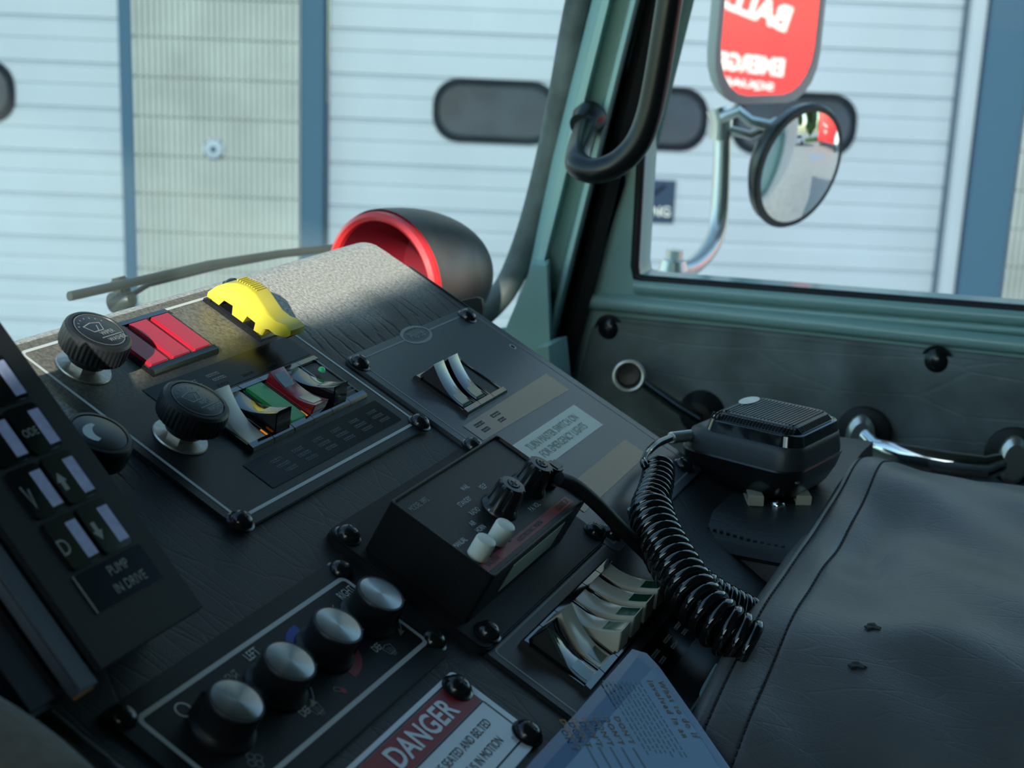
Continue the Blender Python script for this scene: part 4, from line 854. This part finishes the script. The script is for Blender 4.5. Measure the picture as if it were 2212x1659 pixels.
Xs = [.50+.64*i/110 for i in range(111)]; Ds = [0, .002, .004, .006, .0075, .009, .0095, .010, .011, .013, .017, .021, .025, .0268, .0275, .0282, .0295, .032]+[.036+.006*i for i in range(40)]+[.29, .34, .42, .5]
b = MB('leather')
rings = [[Vector((X, ED-d, lz(X, ED-d))) for d in Ds]+[Vector((X, ED-d, lz(X, ED-d)-.006-.10*max(0, (d-.2)))) for d in reversed(Ds)] for X in Xs]
b.loft([[p+Vector((.012, 0, -.25)) for p in rings[-1]]]+[[p+Vector((.01, 0, -.02)) for p in rings[-1]]]+rings[::-1]); P('hide', b, lc, sharp=60)
b = MB('console_vinyl'); b.loft([[Vector((X, .164, -1.04)), Vector((X, .164, lz(X, .165)-.012)), Vector((X, .05, lz(X, .05)-.03)), Vector((X, -.1, lz(X, -.1)-.05)), Vector((X, -.3, -.62)), Vector((X, -.3, -1.04))] for X in [.53+.55*i/20 for i in range(21)]]); P('padded_base', b, lc)
for off, nm_ in ((.0095, 0), (.0275, 0)):
    b = MB('thread'); k = 0; X = .52
    while X < 1.12:
        y = ED-off; b.tube([Vector((X, y, lz(X, y)+.0006)), Vector((X+.0032, y, lz(X+.0032, y)+.0006))], .0006, 5); X += .0046
    P('stitching', b, lc)
b = MB('piping'); b.tube([Vector((X, ED+.0035, lz(X, ED)-.010-.03*max(0, .70-X))) for X in [.50+.01*i for i in range(24)]], [.006-.0002*i for i in range(24)], 10); P('edge_piping', b, lc, label='pale green piping strip under the hem')
for x, y, r in ((1885, 1355, .0045), (1850, 1438, .0045)):
    p = on(x, y, 2, -.345)
    for _ in range(30): p = on(x, y, 2, lz(p.x, p.y))
    b = MB('thread', Matrix.Translation((p.x, p.y, lz(p.x, p.y)+.0004))); b.lathe([(r, -.0006), (r*.9, .0004), (r*.5, .0007), (r*.2, .0002)], 9, rf=lambda a, j: 1+.35*math.sin(3*a+j)); P('torn_hole', b, lc)
# ---- handheld microphone on its clip
th = R_(36); Ld = RT*math.cos(th)-H*math.sin(th); Wn = -RT*math.sin(th)-H*math.cos(th)
MS = 1.22; cor = on(1722, 1028, 2, -.3065); mc = cor-Ld*.038*MS-Wn*.031*MS; mc.z = -.326
MMc = frame(mc, Ld, Vector((0, 0, 1)).cross(Ld), Vector((0, 0, 1))) @ Matrix.Scale(.001*MS, 4)
mic = thing('handheld_microphone', 'black handheld radio microphone with coiled cord resting on the padded console', 'microphone', frame(mc, Ld, Vector((0, 0, 1)).cross(Ld), Vector((0, 0, 1))))
def mr_(x0, x1, hy, r, z, tp=0):
    z = (17+(z-17)*.75) if z > 17 else 16-(16-z)*1.32; hy *= 1.14; return [(x, y*(1-tp*max(0, -(x-x0)/(x1-x0)+.45)), z) for x, y in rrect(x0, x1, -hy, hy, r, 7)]
b = MB('black_plastic', MMc, .15); b.loft([mr_(-20, 26, 17, 12, 0), mr_(-25, 30, 21, 13, 1.2), mr_(-31, 34, 25.5, 14, 5), mr_(-36.5, 37.2, 29.5, 14, 11), mr_(-38.6, 38.6, 31, 14, 15.6, .25), mr_(-38.9, 38.9, 31.4, 14, 16.2, .25), mr_(-38.4, 38.5, 30.9, 14, 17, .25)]); P('lower_shell', b, mic)
b = MB('mic_shell', MMc, .15); b.loft([mr_(-38, 38.2, 30.6, 14, 17, .25), mr_(-37, 38, 30.2, 13.5, 22, .25), mr_(-34.5, 37.2, 29, 13, 30, .25), mr_(-30, 36.6, 28, 12, 33.4, .22), mr_(-26, 36.2, 27.5, 12, 34, .2)]); P('upper_shell', b, mic)
b = MB('black_gloss', MMc, .15); b.loft([mr_(-24, 36.4, 26.6, 10, 33.6), mr_(-23.6, 36.2, 26.4, 10, 35), mr_(-22.2, 35.2, 25.4, 9.5, 41.6), mr_(-21.4, 34.4, 24.6, 9, 42.4), mr_(-19, 32, 22, 9, 42.4)]); P('collar', b, mic)
b = MB('black_plastic', MMc, .15); b.loft([mr_(-20.6, 33.6, 23.8, 9, 42), mr_(-20, 33, 23.4, 9, 43.5), mr_(-17, 30, 21, 8, 46.6), mr_(-14, 27, 18, 7, 47.4)]); 
for k in range(20): x = -15+k*2.2; b.box(x, x+1.1, -19.5, 19.5, 38.6, 40.3, .3)
for k in range(5):
    for j in range(26):
        a = k*.7; b.box(-19+j*2-.6, -19+j*2+.6, -27.3+a*.9, -26.4+a*.9, 36.6+a*.75, 37.2+a*.75, .1); 
        if j < 20: b.box(-20.4+a*.9, -19.5+a*.9, -20+j*2-.6, -20+j*2+.6, 36.6+a*.75, 37.2+a*.75, .1); b.box(32.6-a*.9, 33.6-a*.9, -20+j*2-.6, -20+j*2+.6, 36.6+a*.75, 37.2+a*.75, .1)
P('grille', b, mic)
b = MB('steel', MMc, .15); b.prism([(x, y) for x, y in circ(-14, 8, 4.5, 20, 10)], 39.4, 40.6, .3); P('badge', b, mic, label='small silver plate on the grille')
for x, y in ((-33, -20), (36, -26)):
    b = MB('steel', MMc @ Matrix.Translation((x, y, 10)), .15); b.lathe([(1.5, 0), (1.4, 1), (.1, 1.3)], 10); P('shell_screw', b, mic)
cl = thing('microphone_clip', 'brass bracket under the microphone screwed to the padded console', 'clip', Matrix.Translation((mc.x, mc.y, -.328)))
b = MB('brass'); 
for x in (1632, 1735):
    p = on(x, 1092, 2, -.3325); M = frame(p, RT, H, Vector((0, 0, 1)))
    b.box(-.0054, .0054, -.001, .022, .0, .0014, .0004, M=M); b.box(-.0052, .0052, -.0012, .0, .0, .0068, .0003, M=M); b.box(-.0050, .0050, -.001, .012, .006, .0072, .0003, M=M)
p = on(1684, 1086, 2, -.3325); b.box(-.022, .022, -.004, .02, -.0005, .0012, .0004, 'black_plastic', frame(p, RT, H, Vector((0, 0, 1)))); P('bracket', b, cl)
b = MB('chrome', Matrix.Translation(on(1680, 1090, 2, -.3315))); b.lathe([(.0052, -.001), (.0052, .0006), (.0042, .0022), (.002, .0034), (.0002, .0036)], 20); P('screw', b, cl)
# cord: strain relief, lead, coil
dm = (mc-Ld*.038*MS).dot(RW @ Vector((0, 0, -1)))
def R3(x, y, d):
    q = con(*uvw(x, y, 16)); dq_ = q.dot(RW @ Vector((0, 0, -1)))
    return ray(x, y)*(min(d, dq_) if x < 1560 else d)
def pd(x, y, w): return con(*uvw(x, y, w))
b = MB('chrome_dull'); e0 = mc-Ld*.040+Vector((0, 0, .0225)); e1 = R3(1450, 946, dm-.012)
n = 46; pts = [e0+(e1-e0)*k/n for k in range(n+1)]; b.tube(pts, [.0042 if k % 2 else .0035 for k in range(n+1)], 12); P('strain_relief', b, mic)
cs = [e1+(e0-e1)*.2, e1, R3(1418, 960, dm-.02), R3(1398, 980, dm-.04), pd(1391, 1000, 26), pd(1404, 1013, 24), pd(1440, 1012, 22)]
b = MB('black_gloss'); b.tube(spline(cs, 8), .0026, 12); P('lead', b, mic)
def coil(path, R0, R1, turns, wr, ns=26):
    sp = spline(path, 12); L = [0]
    for i in range(1, len(sp)): L.append(L[-1]+(sp[i]-sp[i-1]).length)
    out = []; N_ = int(turns*ns); j = 0; x = None
    for k in range(N_+1):
        f = k/N_; s_ = L[-1]*f
        while j < len(L)-2 and L[j+1] < s_: j += 1
        u_ = (s_-L[j])/max(1e-9, L[j+1]-L[j]); p = sp[j].lerp(sp[j+1], u_); d = (sp[min(j+2, len(sp)-1)]-sp[max(j-1, 0)]).normalized()
        if x is None: x = d.cross(Vector((0, 0, 1))).normalized()
        x = (x-d*x.dot(d)).normalized(); y = d.cross(x); a = 2*math.pi*turns*f; R = R0+(R1-R0)*min(1, f*1.6)
        out.append(p+(x*math.cos(a)+y*math.sin(a))*R)
    bb = MB('black_gloss'); bb.tube(out, wr, 10); return bb
d0_ = dm-.05
P('coiled_cord', coil([pd(1423, 1006, 24), pd(1421, 1035, 23), pd(1412, 1070, 22), pd(1402, 1098, 22), pd(1404, 1125, 23)], .0080, .0092, 11, .0023), mic)
P('coiled_cord', coil([pd(1405, 1100, 26), pd(1416, 1140, 26), pd(1440, 1190, 26), pd(1472, 1245, 26), pd(1508, 1300, 26), pd(1556, 1350, 26), pd(1620, 1396, 26)], .0108, .0122, 18, .0031), mic)
P('coiled_cord', coil([pd(1470, 1235, 14), pd(1530, 1285, 14), pd(1600, 1325, 14), pd(1680, 1362, 14)], .0098, .010, 14, .0026), mic)
kb_ = thing('siren_cable', 'thick straight black cable running from the siren box toward the coiled cord', 'cable', Matrix.Translation(pd(1400, 1190, 10)))
b = MB('black_matte'); b.tube(spline([pd(1207, 1035, 46), pd(1240, 1048, 44), pd(1285, 1085, 38), pd(1330, 1130, 30), pd(1372, 1172, 20), pd(1400, 1200, 14), pd(1440, 1250, 6), pd(1480, 1300, 2)], 8), .0041, 14); P('sheath', b, kb_)
# ---- fuzzy grey pad at the lower left corner
b = MB('cloth'); A0 = [ray(x, y)*d for x, y, d in ((-380, 1560, .51), (-200, 1640, .505), (-40, 1738, .50), (90, 1860, .495), (190, 1990, .49))]
b.tube(spline(A0, 8), .032, 40); solo('fabric_pad', 'grey-brown fuzzy fabric pad at the lower left corner of the dash', 'pad', b)
